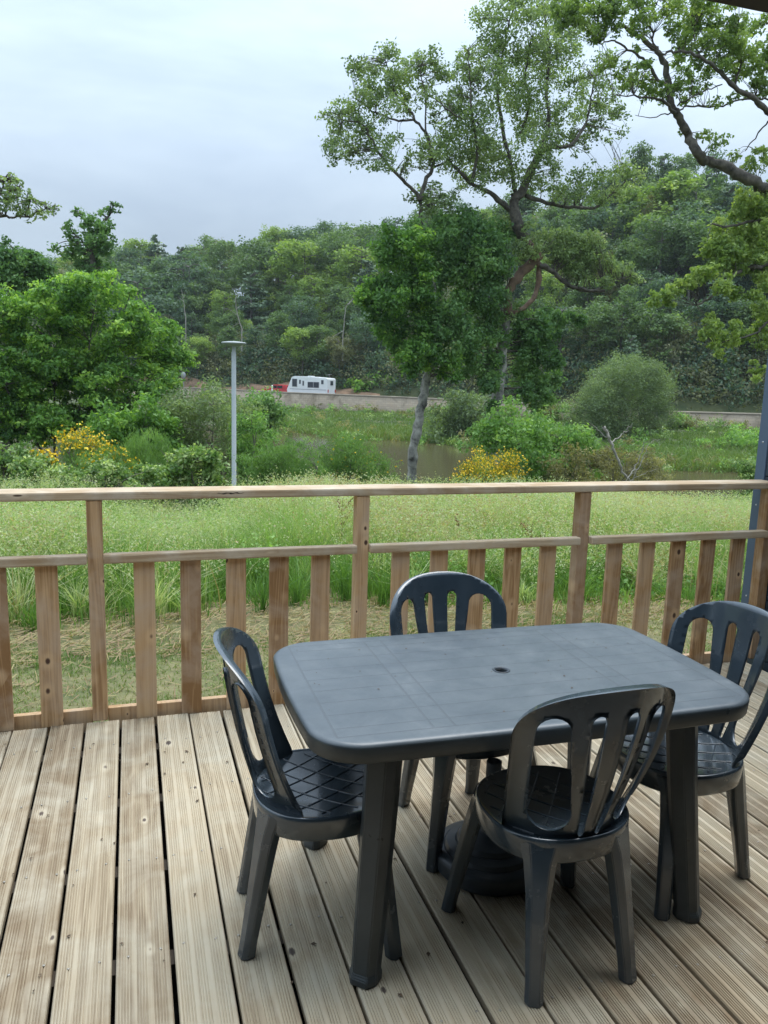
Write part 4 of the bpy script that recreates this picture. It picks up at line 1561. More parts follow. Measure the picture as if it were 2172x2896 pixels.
t2 = [(520, 350, 25), (590, 390, 40), (640, 440, 50), (720, 370, 40), (770, 330, 30), (700, 450, 45), (450, 460, 30), (480, 520, 40), (540, 560, 50), (620, 550, 70), (690, 560, 60), (430, 620, 50), (560, 640, 70), (650, 640, 70),
      (720, 620, 40), (600, 480, 45), (600, 740, 70), (700, 740, 60)]
ls = [limb([(620, 2300), (620, 1500), (625, 900), (620, 600), (660, 470), (740, 370)], CE, 36.0, 0.2, 0.04, 0.1), limb([(620, 640), (540, 540), (450, 450)], CE, 36.0, 0.07, 0.02, 0.1), limb([(620, 600), (600, 470), (570, 380)], CE, 36.0, 0.06, 0.02, 0.1)]
V, Fc, T, co = blobs_to_foliage(px_blobs(t2, CE, 36.0, 0.5, 1.3), 4300, 0.15, (0.45, 0.2), sub=9, spread=0.36)
bz = ls[0][0][0]
plant('ash_tree', 'dark green treetop rising above the bright hornbeam at the left', 'tree', (bz[0], bz[1], float(ground_z(bz[0], bz[1]))), (V, Fc, T), L_DARK, tubes(ls + twigs(co, ls, 0.01, 0.03, .6), 6), BARK)
t3 = [(50, 620, 60), (120, 660, 50), (200, 680, 60), (40, 700, 70), (130, 740, 70), (240, 720, 50), (300, 720, 40), (60, 800, 80), (160, 820, 80), (230, 650, 26), (-60, 700, 90), (-60, 850, 90), (240, 830, 60), (330, 800, 50)]
ls = [limb([(40, 2300), (40, 1500), (60, 1000), (100, 700)], CE, 31.0, 0.2, 0.05, 0.1), limb([(50, 1000), (180, 760), (240, 680)], CE, 31.0, 0.07, 0.02, 0.1)]
V, Fc, T, co = blobs_to_foliage(px_blobs(t3, CE, 31.0, 0.5, 1.25), 8000, 0.14, (0.42, 0.2), sub=9, spread=0.38)
bz = ls[0][0][0]
plant('ash_tree', 'dark leafy tree at the left edge just behind the bright hornbeam', 'tree', (bz[0], bz[1], float(ground_z(bz[0], bz[1]))), (V, Fc, T), L_DARK, tubes(ls + twigs(co, ls, 0.01, 0.03, .6), 6), BARK)

willowp = [(310, 990), (320, 920), (360, 870), (410, 845), (435, 835), (448, 800), (465, 838), (500, 860), (540, 885), (575, 920), (595, 960), (590, 1010), (420, 1020)]
bush('willow_shrub', 'grey green willow shrub behind the lamp post with a pale pointed top', 'shrub', willowp, CV, 23.0, L_WILLOW, 13000, 60, 22, 0.12, (0.42, 0.2), 0.7, aspect=0.3)
bush('willow_shrub', 'pale green feathery shrub just right of the lamp post', 'shrub', [(505, 1030), (500, 940), (520, 890), (545, 880), (580, 920), (600, 960), (600, 1030)], CV, 21.5, L_SHRUB, 5000, 26, 16, 0.11, (0.5, 0.2), 0.7, aspect=0.3)
bush('alder_shrub', 'dark green shrub at the left end of the stone wall', 'shrub', ellipse(518, 600, 850, 945), CV, 40.0, L_DARK, 5000, 26, 18, 0.2, (0.6, 0.2))
bush('hawthorn_shrub', 'low green thicket under the hornbeam, left of the willow shrub', 'shrub', [(190, 960), (230, 890), (330, 870), (380, 900), (380, 1000), (200, 1000)], CV, 22.0, L_HORN, 7000, 30, 20, 0.13, (0.38, 0.2))
bush('broom_bush', 'broom bush with a dome of yellow flowers below the hornbeam', 'bush', ellipse(112, 226, 938, 1050), CV, 17.0, L_BROOM, 4200, 26, 14, 0.085, (0.5, 0.2), aspect=0.14, droop=-1.3, flower=(0.32, 800))
bush('broom_bush', 'broom bush with scattered yellow flowers right of the domed broom', 'bush', ellipse(176, 286, 962, 1060), CV, 15.5, L_BROOM, 4200, 26, 14, 0.085, (0.5, 0.2), aspect=0.14, droop=-1.3, flower=(0.65, 480))
bush('broom_bush', 'small orange yellow broom near the left edge above the top rail', 'bush', ellipse(58, 122, 985, 1085), CV, 14.0, L_BROOM, 2200, 16, 12, 0.08, (0.5, 0.2), aspect=0.14, droop=-1.3, flower=(0.6, 900))
bush('broom_bush', 'flowerless spiky green broom dome left of the lamp post', 'bush', [(268, 1060), (275, 970), (300, 938), (335, 930), (365, 960), (380, 1060)], CV, 16.0, L_BROOM, 8000, 30, 15, 0.11, (0.6, 0.2), aspect=0.10, bias=0.2, droop=-1.4)
bush('bramble_bush', 'pale flowering bramble scrub at the left edge above the top rail', 'bush', [(-40, 1100), (-40, 975), (40, 960), (110, 985), (130, 1100)], CV, 13.5, L_SCRUB, 6500, 34, 14, 0.07, (0.42, 0.28))
bush('bramble_bush', 'bramble scrub with whitish tips below the yellow brooms', 'bush', [(90, 1100), (110, 1010), (200, 1000), (290, 1010), (340, 985), (360, 1100)], CV, 13.0, L_SCRUB, 8000, 40, 14, 0.07, (0.46, 0.28))
bush('bramble_bush', 'dense green bramble in front of the lamp post pole', 'bush', [(325, 1110), (345, 985), (385, 955), (430, 965), (468, 985), (478, 1110)], CV, 13.5, L_SCRUB, 9000, 40, 15, 0.08, (0.42, 0.25))
bush('gorse_bush', 'fine dark green gorse right of the lamp post', 'bush', [(535, 1110), (545, 1000), (575, 965), (640, 950), (690, 990), (700, 1110)], CV, 17.0, L_BROOM, 17000, 60, 18, 0.10, (0.45, 0.22), aspect=0.13, bias=0.3, droop=-1.0)
bush('gorse_bush', 'green gorse mound with a few yellow blooms left of the leaning oak trunk', 'bush', [(680, 1110), (690, 985), (730, 940), (790, 950), (840, 990), (875, 1110)], CV, 18.5, L_BROOM, 19000, 66, 19, 0.10, (0.48, 0.22), aspect=0.13, bias=0.3, droop=-1.0, flower=(0.5, 120))
bush('bramble_bush', 'bramble thicket under the top rail left of the middle railing post', 'bush', [(640, 1140), (650, 1075), (720, 1065), (800, 1075), (860, 1070), (880, 1140)], CV, 13.5, L_HORN, 7000, 34, 13, 0.09, (0.42, 0.22))
bush('broom_bush', 'large yellow flowering broom in front of the thick oak trunk', 'bush', [(985, 1090), (988, 985), (1020, 968), (1060, 975), (1115, 978), (1125, 1090)], CV, 20.5, L_BROOM, 7500, 40, 16, 0.09, (0.45, 0.2), aspect=0.14, droop=-1.3, flower=(0.55, 2600))
bush('elder_shrub', 'fresh light green shrub right of the yellow flowering broom', 'shrub', [(1000, 960), (1030, 915), (1090, 880), (1110, 868), (1135, 900), (1180, 890), (1250, 930), (1285, 965), (1280, 1080), (1115, 1080), (1100, 975)], CV, 24.0, L_SHRUB, 15000, 60, 24, 0.14, (0.5, 0.22))
bush('thorn_shrub', 'brownish thorny scrub beside the broken dead stump', 'shrub', [(1170, 1100), (1190, 1000), (1240, 965), (1320, 960), (1400, 985), (1440, 1020), (1430, 1100)], CV, 22.0, L_BROWN, 8000, 42, 17, 0.11, (0.5, 0.24), aspect=0.35)
bush('bramble_bush', 'leafy bramble bank under the top rail right of the third railing post', 'bush', [(1130, 1170), (1160, 1085), (1240, 1065), (1330, 1060), (1420, 1065), (1480, 1100), (1500, 1170)], CV, 14.0, L_SCRUB, 10000, 50, 15, 0.085, (0.38, 0.2))
bush('bramble_bush', 'bramble growing beside the blue corner trim at the right', 'bush', [(1560, 1180), (1570, 1090), (1600, 1010), (1650, 960), (1700, 1000), (1700, 1180)], CV, 15.5, L_SCRUB, 6000, 30, 16, 0.085, (0.42, 0.2))
bush('sallow_shrub', 'grey green rounded sallow between the two oak trunks across the pond', 'shrub', [(925, 965), (930, 900), (950, 860), (1000, 845), (1050, 850), (1065, 900), (1065, 965)], CV, 57.0, L_WILLOW, 6500, 32, 20, 0.28, (0.25, 0.18), aspect=0.4)
bush('willow_tree', 'big round grey green willow on the far bank of the pond', 'tree', [(1232, 900), (1245, 845), (1280, 800), (1320, 772), (1360, 765), (1405, 778), (1440, 820), (1458, 870), (1455, 930), (1450, 975), (1400, 985), (1290, 985), (1238, 970)],
     CV, 54.0, L_WILLOW, 42000, 150, 26, 0.22, (0.26, 0.18), 0.8, aspect=0.26, trunk=5, bias=0.8, fat=1.2)
bush('bank_shrub', 'light green low shrub on the far bank near the blue corner trim', 'shrub', [(1540, 1010), (1560, 950), (1600, 925), (1650, 915), (1690, 940), (1690, 1010)], CV, 46.0, L_SHRUB, 5000, 30, 16, 0.24, (0.55, 0.2))
bush('fern_bank', 'bright green ferns on the roadside behind the white caravan', 'ferns', [(740, 860), (750, 825), (800, 812), (870, 815), (920, 820), (940, 862)], CV, 98.0, L_HORN, 3500, 30, 12, 0.6, (0.6, 0.2))

STUMPW = plain_mat('pale_stump_wood', (0.33, 0.30, 0.25), 0.85, 0.3, 6.0)
# --- the dead stump in the scrub
ls = [limb([(610, 2150), (540, 2050), (480, 1920), (430, 1800), (395, 1720), (370, 1680)], CD, 21.0, 0.04, 0.06, 0.05), limb([(430, 1800), (520, 1740), (560, 1690), (600, 1650)], CD, 21.0, 0.03, 0.006, 0.05),
      limb([(400, 1760), (330, 1700), (230, 1620)], CD, 21.0, 0.02, 0.005, 0.05), limb([(560, 2080), (640, 1960), (680, 1850), (690, 1790)], CD, 20.6, 0.03, 0.008, 0.05),
      limb([(600, 2100), (690, 1900), (740, 1800), (830, 1770)], CD, 20.7, 0.015, 0.004, 0.05), limb([(550, 2100), (640, 2000), (720, 1900)], CD, 20.8, 0.015, 0.004, 0.05),
      limb([(560, 2120), (700, 2040), (800, 2000)], CD, 20.8, 0.012, 0.004, 0.05), limb([(470, 1900), (420, 1850), (300, 1780)], CD, 21.1, 0.012, 0.004, 0.05)]
bz = ls[0][0][0]
ds = empty('dead_stump', (bz[0], bz[1], bz[2]))
tag(ds, 'broken pale dead stump with bare side branches in the brown scrub', 'stump')
v_, f_ = tubes(ls[:1], 9)
link('trunk', arrays_mesh('trunk', v_ - np.array(bz), f_, smooth=True), ds, STUMPW)
v_, f_ = tubes(ls[1:], 5)
link('branch', arrays_mesh('branch', v_ - np.array(bz), f_, smooth=True), ds, STUMPW)


# ------------------------------------------------------------------ the wooded hillside
def wood_proto(kind, seed, shape=0):
    """crown (leaf clumps) and trunk of a far tree of unit height 10, base at z = 0"""
    rg = np.random.default_rng(seed)
    bl = []
    if kind == 'pine':
        for z in np.linspace(3.2, 9.6, 13):
            rr = 2.7 * (1 - (z - 3.2) / 8.2) + 0.35
            for k in range(3):
                a = rg.uniform(0, 6.28)
                d = rr * rg.uniform(0.25, 0.8)
                bl.append((d * math.cos(a), d * math.sin(a), z + rg.normal(0, .15), rr * 0.42))
        flat, leaf, n, sub = 0.32, 0.40, 3000, 7
    else:
        for k in range(26):
            a = rg.uniform(0, 6.28)
            lo, mid_, wid_ = ((2.0, 5.6, 3.0), (1.0, 4.4, 2.3), (4.2, 7.2, 3.3), (1.5, 5.0, 2.7))[shape]
            z = rg.uniform(lo, 9.4)
            prof = math.sqrt(max(0.05, 1 - ((z - mid_) / max(mid_ - lo, 9.8 - mid_)) ** 2))
            d = wid_ * prof * rg.uniform(0.2, 0.9) ** 0.7
            bl.append((d * math.cos(a), d * math.sin(a), z, rg.uniform(0.6, 1.45)))
        flat, leaf, n, sub = 0.85, 0.34, 4600, 9
    V, Fc, T, co = blobs_to_foliage(bl, n, leaf, (0.5, 0.2), sub=sub, spread=0.44, bias=0.9, flat=flat)
    me = arrays_mesh('crown', V, Fc, T)
    st = [(np.array([[0, 0, -3.0], [0.1, 0, 2], [0.0, .1, 5], [0.1, 0, 9.0]]), np.array([0.20, .16, .11, .04]))]
    st += twigs(co, [(smooth_poly(st[0][0], 6), None)], 0.02, 0.06, 0.25)
    v_, f_ = tubes(st, 5)
    return me, arrays_mesh('trunk', v_, f_, smooth=True)


KINDS = {
    'mid': (F_MID, 'broadleaf_tree', 'mid green rounded tree in the hillside wood behind the road', 'mid green trees of the hillside wood'),
    'yel': (F_YEL, 'broadleaf_tree', 'yellow green leafy tree in the hillside wood behind the road', 'yellow green trees of the hillside wood'),
    'drk': (F_DRK, 'broadleaf_tree', 'dark blue green tree in the hillside wood behind the road', 'dark blue green trees of the hillside wood'),
    'brn': (F_BRN, 'broadleaf_tree', 'olive brown tree in the hillside wood behind the road', 'olive brown trees of the hillside wood'),
    'pine': (F_PIN, 'pine_tree', 'layered grey green pine in the hillside wood behind the road', 'pines of the hillside wood'),
}
FTRUNK = plain_mat('far_trunk_bark', (0.12, 0.11, 0.095), 0.9, 0.3, 2.0)
protos = {}
for ki, k in enumerate(KINDS):
    protos[k] = []
    for s in range(4):
        cm, tm = wood_proto(k, ki * 10 + s, s)
        cm.materials.append(KINDS[k][0])
        tm.materials.append(FTRUNK)
        protos[k].append((cm, tm))


def far_tree(kind, x, y, z, h, wid=1.0, label=None):
    mt, nm, lab, grp = KINDS[kind]
    cm, tm = protos[kind][R.integers(4)]
    root = empty(nm, (x, y, z), R.uniform(0, 6.28))
    root.scale = (h / 10 * wid, h / 10 * wid, h / 10)
    if label and label.startswith('on '):
        label = lab.split(' in the hillside')[0] + ' ' + label
        grp = label
    elif label:
        grp = None
    tag(root, label or lab, 'tree', grp)
    link('crown', cm, root)
    link('trunk', tm, root)
    return root


def zone(u):
    for lim, txt in ((330, 'behind the bushy hornbeam'), (560, 'behind the lamp post'), (790, 'above the white caravan'), (1150, 'behind the two leaning oaks'), (1420, 'above the round willow')):
        if u < lim:
            return txt
    return 'beside the pale oak at the right'


def hillside():
    kinds = ['mid', 'yel', 'drk', 'brn', 'pine']
    count = 0
    for row in range(9):
        off = 14 + row * 7.3
        for u in np.arange(-60 + (row % 2) * 30, 1760, 62):
            u2 = u + R.normal(0, 14)
            az = el_az(u2, 600)[0]
            r = wall_r(az) + off + R.normal(0, 1.5)
            # fewer where the near trees hide the hill entirely
            if u2 < 150 and row < 5:
                continue
            if 800 < u2 < 1150 and row < 6 and R.random() < 0.55:
                continue
            x, y = math.sin(az) * r, math.cos(az) * r
            p = [0.34, 0.22, 0.14, 0.12, 0.18]
            if row < 2:
                p = [0.30, 0.10, 0.28, 0.24, 0.08]
            if row >= 6:
                p = [0.38, 0.30, 0.10, 0.10, 0.12]
            if u2 > 1150 and row < 4:
                p = [0.30, 0.06, 0.46, 0.06, 0.12]
            if u2 > 1380 and row >= 6:
                p = [0.12, 0.05, 0.13, 0.0, 0.70]
            k = kinds[R.choice(5, p=p)]
            h = R.uniform(7.5, 13.5) if row > 1 else R.uniform(5, 9.5)
            if row >= 7:
                h = R.uniform(9.5, 12.0)
            far_tree(k, x, y, float(ground_z(x, y)) - 0.2, h, R.uniform(0.85, 1.4),
                     'on the ' + ('lower slope' if row < 3 else 'middle slope' if row < 6 else 'ridge') + ' ' + zone(u2))
            count += 1
    # single trees one can pick out
    for u, v, off, h, k, wid, lab in ((300, 690, 10, 15, 'drk', 1.25, 'large dark rounded tree on the slope above the hornbeam'),
                                      (655, 770, 11, 6.5, 'yel', 1.3, 'bright green small tree on the slope above the white caravan'),
                                      (425, 740, 11, 5.5, 'yel', 1.3, 'small yellow green tree on the slope above the lamp head'),
                                      (1360, 770, 6, 7.5, 'pine', 0.9, 'young blue green pine rising behind the round willow'),
                                      (1450, 600, 40, 13, 'yel', 1.4, 'broad pale green tree below the pines on the right ridge')):
        az = el_az(u, v)[0]
        r = wall_r(az) + off
        x, y = math.sin(az) * r, math.cos(az) * r
        far_tree(k, x, y, float(ground_z(x, y)), h, wid, lab)
    return count


hillside()


# undergrowth above the road: one mass
def undergrowth():
    bl = []
    for az in np.linspace(el_az(150, 800)[0], el_az(1700, 800)[0], 210):
        for off, hz, r in ((10.3, 0.5, 1.2), (11.5, 1.9, 1.6), (13.5, 3.0, 1.8), (17, 3.6, 2.0)):
            a = az + R.normal(0, .004)
            rr = wall_r(a) + off + R.normal(0, .5)
            x, y = math.sin(a) * rr, math.cos(a) * rr
            bl.append((x, y, float(ground_z(x, y)) + hz * R.uniform(0.4, 0.9), r * R.uniform(.7, 1.2)))
    bl = np.array(bl)
    sel = R.random(len(bl)) < 0.6
    for nm, b_, m, tn in (('undergrowth', bl[sel], F_BRN, (0.42, 0.24)), ('undergrowth', bl[~sel], F_DRK, (0.5, 0.25))):
        V, Fc, T, _ = blobs_to_foliage(b_, 42000, 0.36, tn, sub=6, spread=0.45, bias=0.9, flat=0.8)
        tag(link(nm, arrays_mesh(nm, V, Fc, T), None, m), kind='stuff')


undergrowth()

# bleached dead trees on the slope
DEAD = [([([(115, 885), (105, 780), (85, 660)], .095), ([(105, 750), (60, 715)], .05), ([(100, 720), (110, 680)], .045)], 9.8, 'bare bleached dead tree on the slope above the hornbeam'),
        ([([(520, 940), (490, 850), (475, 740), (490, 690)], .095), ([(490, 850), (440, 810), (390, 795)], .05), ([(480, 800), (540, 760)], .045), ([(505, 900), (470, 920), (430, 945)], .04)], 9.8, 'forked pale dead tree on the slope above the lamp head'),
        ([([(1250, 1000), (1270, 800), (1310, 740)], .08), ([(1250, 960), (1180, 1000)], .06), ([(1290, 770), (1340, 700)], .08)], 9.8, 'grey leaning dead tree left of the light green maple')]
for pts, off, lab in DEAD:
    CF = Conv(366.6, 427.7, 0.2993)
    u, v = CF(*pts[0][0][0])
    az = el_az(u, v)[0]
    rr = wall_r(az) + off
    yy = math.cos(az) * rr
    ls = [limb(p, CF, yy, r, r * 0.35, 0.1) for p, r in pts]
    ls[0] = (np.vstack([ls[0][0][0] + np.array([0, 0, -3.0]), ls[0][0]]), np.concatenate([[ls[0][1][0]], ls[0][1]]))
    b0 = np.array(ls[0][0][0])
    o = empty('dead_tree', b0)
    tag(o, lab, 'tree')
    v_, f_ = tubes(ls[:1], 6)
    link('trunk', arrays_mesh('trunk', v_ - b0, f_, smooth=True), o, DEADW)
    v_, f_ = tubes(ls[1:], 5)
    link('branch', arrays_mesh('branch', v_ - b0, f_, smooth=True), o, DEADW)


# ------------------------------------------------------------------ grass
def blades(P, h, wd, lean, tint, seg=2):
    """P (n,3) roots -> tapered bent blades of `seg` quads"""
    n = len(P)
    a = R.uniform(0, 2 * np.pi, n)
    side = np.stack([np.cos(a), np.sin(a), np.zeros(n)], -1)
    la = R.uniform(0, 2 * np.pi, n)
    ld = np.stack([np.cos(la), np.sin(la), np.zeros(n)], -1) * (np.abs(R.normal(0, lean, n)))[:, None]
    rows = []
    for k in range(seg + 1):
        t = k / seg
        c = P + np.stack([np.zeros(n), np.zeros(n), h * t * (1 - 0.15 * t)], -1) + ld * (h * t * t)[:, None]
        wv = (wd * (1 - t ** 1.6 * 0.9))[:, None] * side * 0.5
        rows.append(np.stack([c - wv, c + wv], 1))
    A = np.stack(rows, 1).reshape(n, -1, 3)          # n, (seg+1)*2, 3
    V = A.reshape(-1, 3)
    base = np.arange(n)[:, None, None] * (seg + 1) * 2
    q = np.array([[2 * k, 2 * k + 1, 2 * k + 3, 2 * k + 2] for k in range(seg)])[None]
    Fc = (base + q).reshape(-1, 4)
    return V, Fc, np.repeat(tint, seg), rows[-1].mean(1)


def scatter(n, y0, y1, xl, xr):
    """points over the wedge the camera sees between two distances"""
    y = R.uniform(y0 ** 1.2, y1 ** 1.2, n) ** (1 / 1.2)
    x = R.uniform(xl, xr, n) * y
    return x, y


def vnoise(x, y, sc, seed):
    """smooth value noise in [0, 1] for patches"""
    rg = np.random.default_rng(seed)
    G = rg.random((64, 64))
    u, v = x * sc + 31.7, y * sc + 17.3
    i, j = np.floor(u).astype(int), np.floor(v).astype(int)
    f, g = u - i, v - j
    f, g = f * f * (3 - 2 * f), g * g * (3 - 2 * g)
    q = lambda a, b_: G[a % 64, b_ % 64]
    return (q(i, j) * (1 - f) + q(i + 1, j) * f) * (1 - g) + (q(i, j + 1) * (1 - f) + q(i + 1, j + 1) * f) * g


def meadow():
    n = 120000
    x, y = scatter(n, 6.3, 13.2, -0.42, 1.15)
    edge = 6.75 + 0.5 * vnoise(x, y * .3, 1.3, 1) + 0.35 * vnoise(x, y * .3, 4.0, 2) - 0.03 * x
    k = (y > edge) | ((y > edge - 0.45) & (R.random(n) < 0.15))
    x, y, edge = x[k], y[k], edge[k]
    n = len(x)
    big, mid, tuft = vnoise(x, y, 0.55, 3), vnoise(x, y, 1.5, 4), vnoise(x, y, 4.5, 5)
    front = np.clip((y - edge) / 1.3, 0, 1)
    h = (0.16 + front * (0.20 + 0.62 * big ** 1.6) + 0.30 * (mid - .4) + 0.22 * tuft * tuft) * R.uniform(0.4, 1.3, n)
    h = np.clip(h, 0.06, 1.1)
    z = ground_z(x, y)
    dry = np.clip((vnoise(x, y, 0.9, 6) - 0.42) * 2.6, 0, 1)
    tint = np.clip(0.12 + 0.36 * front * (0.15 + 1.1 * big) + 0.34 * dry * R.random(n) + R.normal(0, 0.13, n), 0, 1)
    V, Fc, T, tips = blades(np.stack([x, y, z], -1), h, R.uniform(0.005, 0.012, n), 0.55, tint, 3)
    tag(link('tall_grass', arrays_mesh('tall_grass', V, Fc, T), None, GRASS), kind='stuff')
    # tussocks: fans of longer blades, each with its own tone
    nt_ = 420
    tx, ty = scatter(nt_, 6.9, 12.8, -0.4, 1.1)
    m = 70
    th = np.repeat(R.uniform(0.35, 0.85, nt_) * np.clip((ty - 6.4) / 1.0, .4, 1), m)
    ang = R.uniform(0, 2 * np.pi, nt_ * m)
    rad = np.abs(R.normal(0, 0.05, nt_ * m))
    xx, yy = np.repeat(tx, m) + np.cos(ang) * rad, np.repeat(ty, m) + np.sin(ang) * rad
    tt = np.clip(np.repeat(np.where(R.random(nt_) < .5, R.normal(.12, .06, nt_), R.normal(.72, .12, nt_)), m) + R.normal(0, .07, nt_ * m), 0, 1)
    Vt, Ft, Tt, _ = blades(np.stack([xx, yy, ground_z(xx, yy)], -1), th * R.uniform(.6, 1.15, nt_ * m), R.uniform(0.006, 0.012, nt_ * m), 0.8, tt, 3)
    tag(link('tussock_grass', arrays_mesh('tussock_grass', Vt, Ft, Tt), None, GRASS), kind='stuff')
    # feathery seed heads on the taller stalks
    pale = vnoise(x, y, 0.8, 31) * 0.6 + vnoise(x, y, 2.4, 32) * 0.4
    pick = (R.random(n) < 1.1 * front * np.clip(4.0 * (pale - .34), 0.04, 1)) & (h > 0.30)
    Pt, dr = tips[pick], dry[pick]
    m = 8
    P = np.repeat(Pt, m, 0) + R.normal(0, 1, (len(Pt) * m, 3)) * np.array([0.02, 0.02, 0.06])
    tt = np.clip(np.repeat(0.62 + 0.24 * vnoise(Pt[:, 0], Pt[:, 1], 0.7, 33) + R.normal(0, 0.07, len(Pt)) + 0.22 * dr * R.random(len(Pt)), m) + R.normal(0, .05, len(P)), 0, 1)
    V, Fc = leaves(P, np.full(len(P), 0.029), None, 0.42)
    tag(link('grass_seed_heads', arrays_mesh('grass_seed_heads', V, Fc, tt), None, GRASS), kind='stuff')
    # tall dry stalks standing out
    ns = 2600
    x, y = scatter(ns, 7.0, 12.6, -0.42, 1.12)
    k = vnoise(x, y, 0.9, 6) > 0.5
    x, y = x[k], y[k]
    ns = len(x)
    V, Fc, T, tips = blades(np.stack([x, y, ground_z(x, y)], -1), R.uniform(0.55, 1.1, ns), np.full(ns, 0.007), 0.35, np.clip(R.normal(.93, .06, ns), 0, 1), 3)
    tag(link('dry_stalks', arrays_mesh('dry_stalks', V, Fc, T), None, GRASS), kind='stuff')
    # broad leaved herbs in patches, some of them showing yellow green heads
    nb = 60000
    x, y = scatter(nb, 6.9, 14.5, -0.4, 1.1)
    k = vnoise(x, y, 1.1, 8) > 0.54
    x, y = x[k], y[k]
    nb = len(x)
    hh_ = R.uniform(0.06, 0.62, nb) * np.clip((y - 6.8) / 0.9, 0.15, 1)
    P = np.stack([x, y, ground_z(x, y) + hh_], -1)
    V, Fc = leaves(P, R.uniform(0.025, 0.06, nb), np.array([0, -0.3, 0.8]), 0.6)
    tag(link('meadow_herbs', arrays_mesh('meadow_herbs', V, Fc, np.clip(0.25 + hh_ * .8 + R.normal(0, .15, nb), 0, 1)), None, L_SHRUB), kind='stuff')


meadow()


def dock(u, v, y, hgt, lab):
    p = at(u, v, y)
    g = np.array([p[0], y, float(ground_z(p[0], y))])
    top = g + np.array([0.02, 0, hgt])
    ls = [(smooth_poly(np.array([g, (g + top) / 2 + R.normal(0, .02, 3), top]), 5), np.linspace(.006, .003, 11))]
    P = []
    for k in range(9):
        a0 = g + (top - g) * R.uniform(.45, .9)
        a1 = a0 + np.array([R.normal(0, .09), R.normal(0, .09), R.uniform(.08, .2)])
        ls.append((np.array([a0, (a0 + a1) / 2 + [0, 0, -.01], a1]), np.array([.003, .0025, .002])))
        t = R.random((70, 1))
        P.append(a0 * (1 - t) + a1 * t + R.normal(0, .012, (70, 3)))
    P = np.concatenate(P)
    V, Fc = leaves(P, np.full(len(P), .02), None, .7)
    root = empty('dock_plant', g)
    tag(root, lab, 'plant')
    v_, f_ = tubes(ls, 5)
    dm = plain_mat('rusty_dock', (0.20, 0.095, 0.045), 0.9, 0.4, 30)
    link('stem', arrays_mesh('stem', v_ - g, f_), root, dm)
    tag(link('seed_clusters', arrays_mesh('seed_clusters', V - g, Fc), root, dm), kind='stuff')


def meadow_weeds():
    bl = []
    while len(bl) < 120:
        y = R.uniform(7.6, 12.6)
        x = R.uniform(-0.4, 1.1) * y
        if R.random() < 0.25 + 0.75 * np.clip((x / y - 0.05) * 2, 0, 1) and (y > 10.2 or R.random() < 0.3):
            r = R.uniform(0.10, 0.26)
            bl.append((x, y, float(ground_z(x, y)) + R.uniform(0.10, 0.34) + (0.2 if y > 11 else 0), r))
    bl = np.array(bl)
    for i, m in enumerate((L_DARK, L_HORN, L_SHRUB)):
        V, Fc, T, _ = blobs_to_foliage(bl[np.arange(len(bl)) % 3 == i], 5200, 0.055, (0.45, 0.25), sub=10, spread=0.45, aspect=0.5)
        tag(link('meadow_weeds', arrays_mesh('meadow_weeds', V, Fc, T), None, m), kind='stuff')


meadow_weeds()
dock(1140, 1240, 8.2, 0.75, 'rusty brown dock plant behind the balusters right of the back chair')
dock(985, 1200, 8.6, 0.7, 'smaller rusty dock plant directly above the back chair')
dock(735, 1180, 9.0, 0.9, 'tall rusty dock stalk in the meadow beside the middle railing post')


def lawn():
    n = 90000
    x, y = scatter(n, 3.85, 7.3, -0.45, 1.12)
    d = np.clip(0.65 * vnoise(x, y, 1.6, 21) + 0.45 * vnoise(x, y, 5.5, 22), 0, 1)
    strawy = np.clip((y - 5.9 - 0.5 * vnoise(x, y, 2.0, 23)) / 0.35, 0, 1)
    k = R.random(n) < (0.25 + 0.9 * d) * (1 - 0.75 * strawy)
    x, y, d, strawy = x[k], y[k], d[k], strawy[k]
    n = len(x)
    h = R.uniform(0.02, 0.065, n) * (0.35 + 1.1 * d * d) * (1 - 0.4 * strawy)
    tint = np.clip(0.62 - 0.62 * d + 0.35 * strawy + R.normal(0, 0.16, n), 0, 1)
    V, Fc, T, _ = blades(np.stack([x, y, ground_z(x, y)], -1), h, R.uniform(0.004, 0.009, n), 0.9, tint, 1)
    tag(link('mown_grass', arrays_mesh('mown_grass', V, Fc, T), None, LAWN), kind='stuff')
    # cut stalks lying in the bare strip and over the lawn
    m = 30000
    x, y = scatter(m, 3.9, 7.4, -0.45, 1.12)
    keep = R.random(m) < np.where(y > 5.9, 1.0, 0.30 * vnoise(x, y, 2.2, 24))
    x, y = x[keep], y[keep]
    m = len(x)
    a = R.uniform(0, np.pi, m)
    ln = R.uniform(0.03, 0.12, m)[:, None]
    lump = 0.07 * np.clip(vnoise(x, y, 4.0, 25) - .35, 0, 1) * (y > 5.8)
    c = np.stack([x, y, ground_z(x, y) + R.uniform(0.004, 0.03, m) + lump], -1)
    dv = np.stack([np.cos(a), np.sin(a), R.normal(0, .25, m)], -1) * ln / 2
    sd = np.stack([-np.sin(a), np.cos(a), np.full(m, .6)], -1) * R.uniform(0.0015, 0.004, m)[:, None]
    V = np.stack([c - dv - sd, c + dv - sd, c + dv + sd, c - dv + sd], 1).reshape(-1, 3)
    tag(link('cut_straw', arrays_mesh('cut_straw', V, np.arange(4 * m).reshape(m, 4), np.clip(R.normal(.88, .14, m), 0, 1)), None, LAWN), kind='stuff')


lawn()


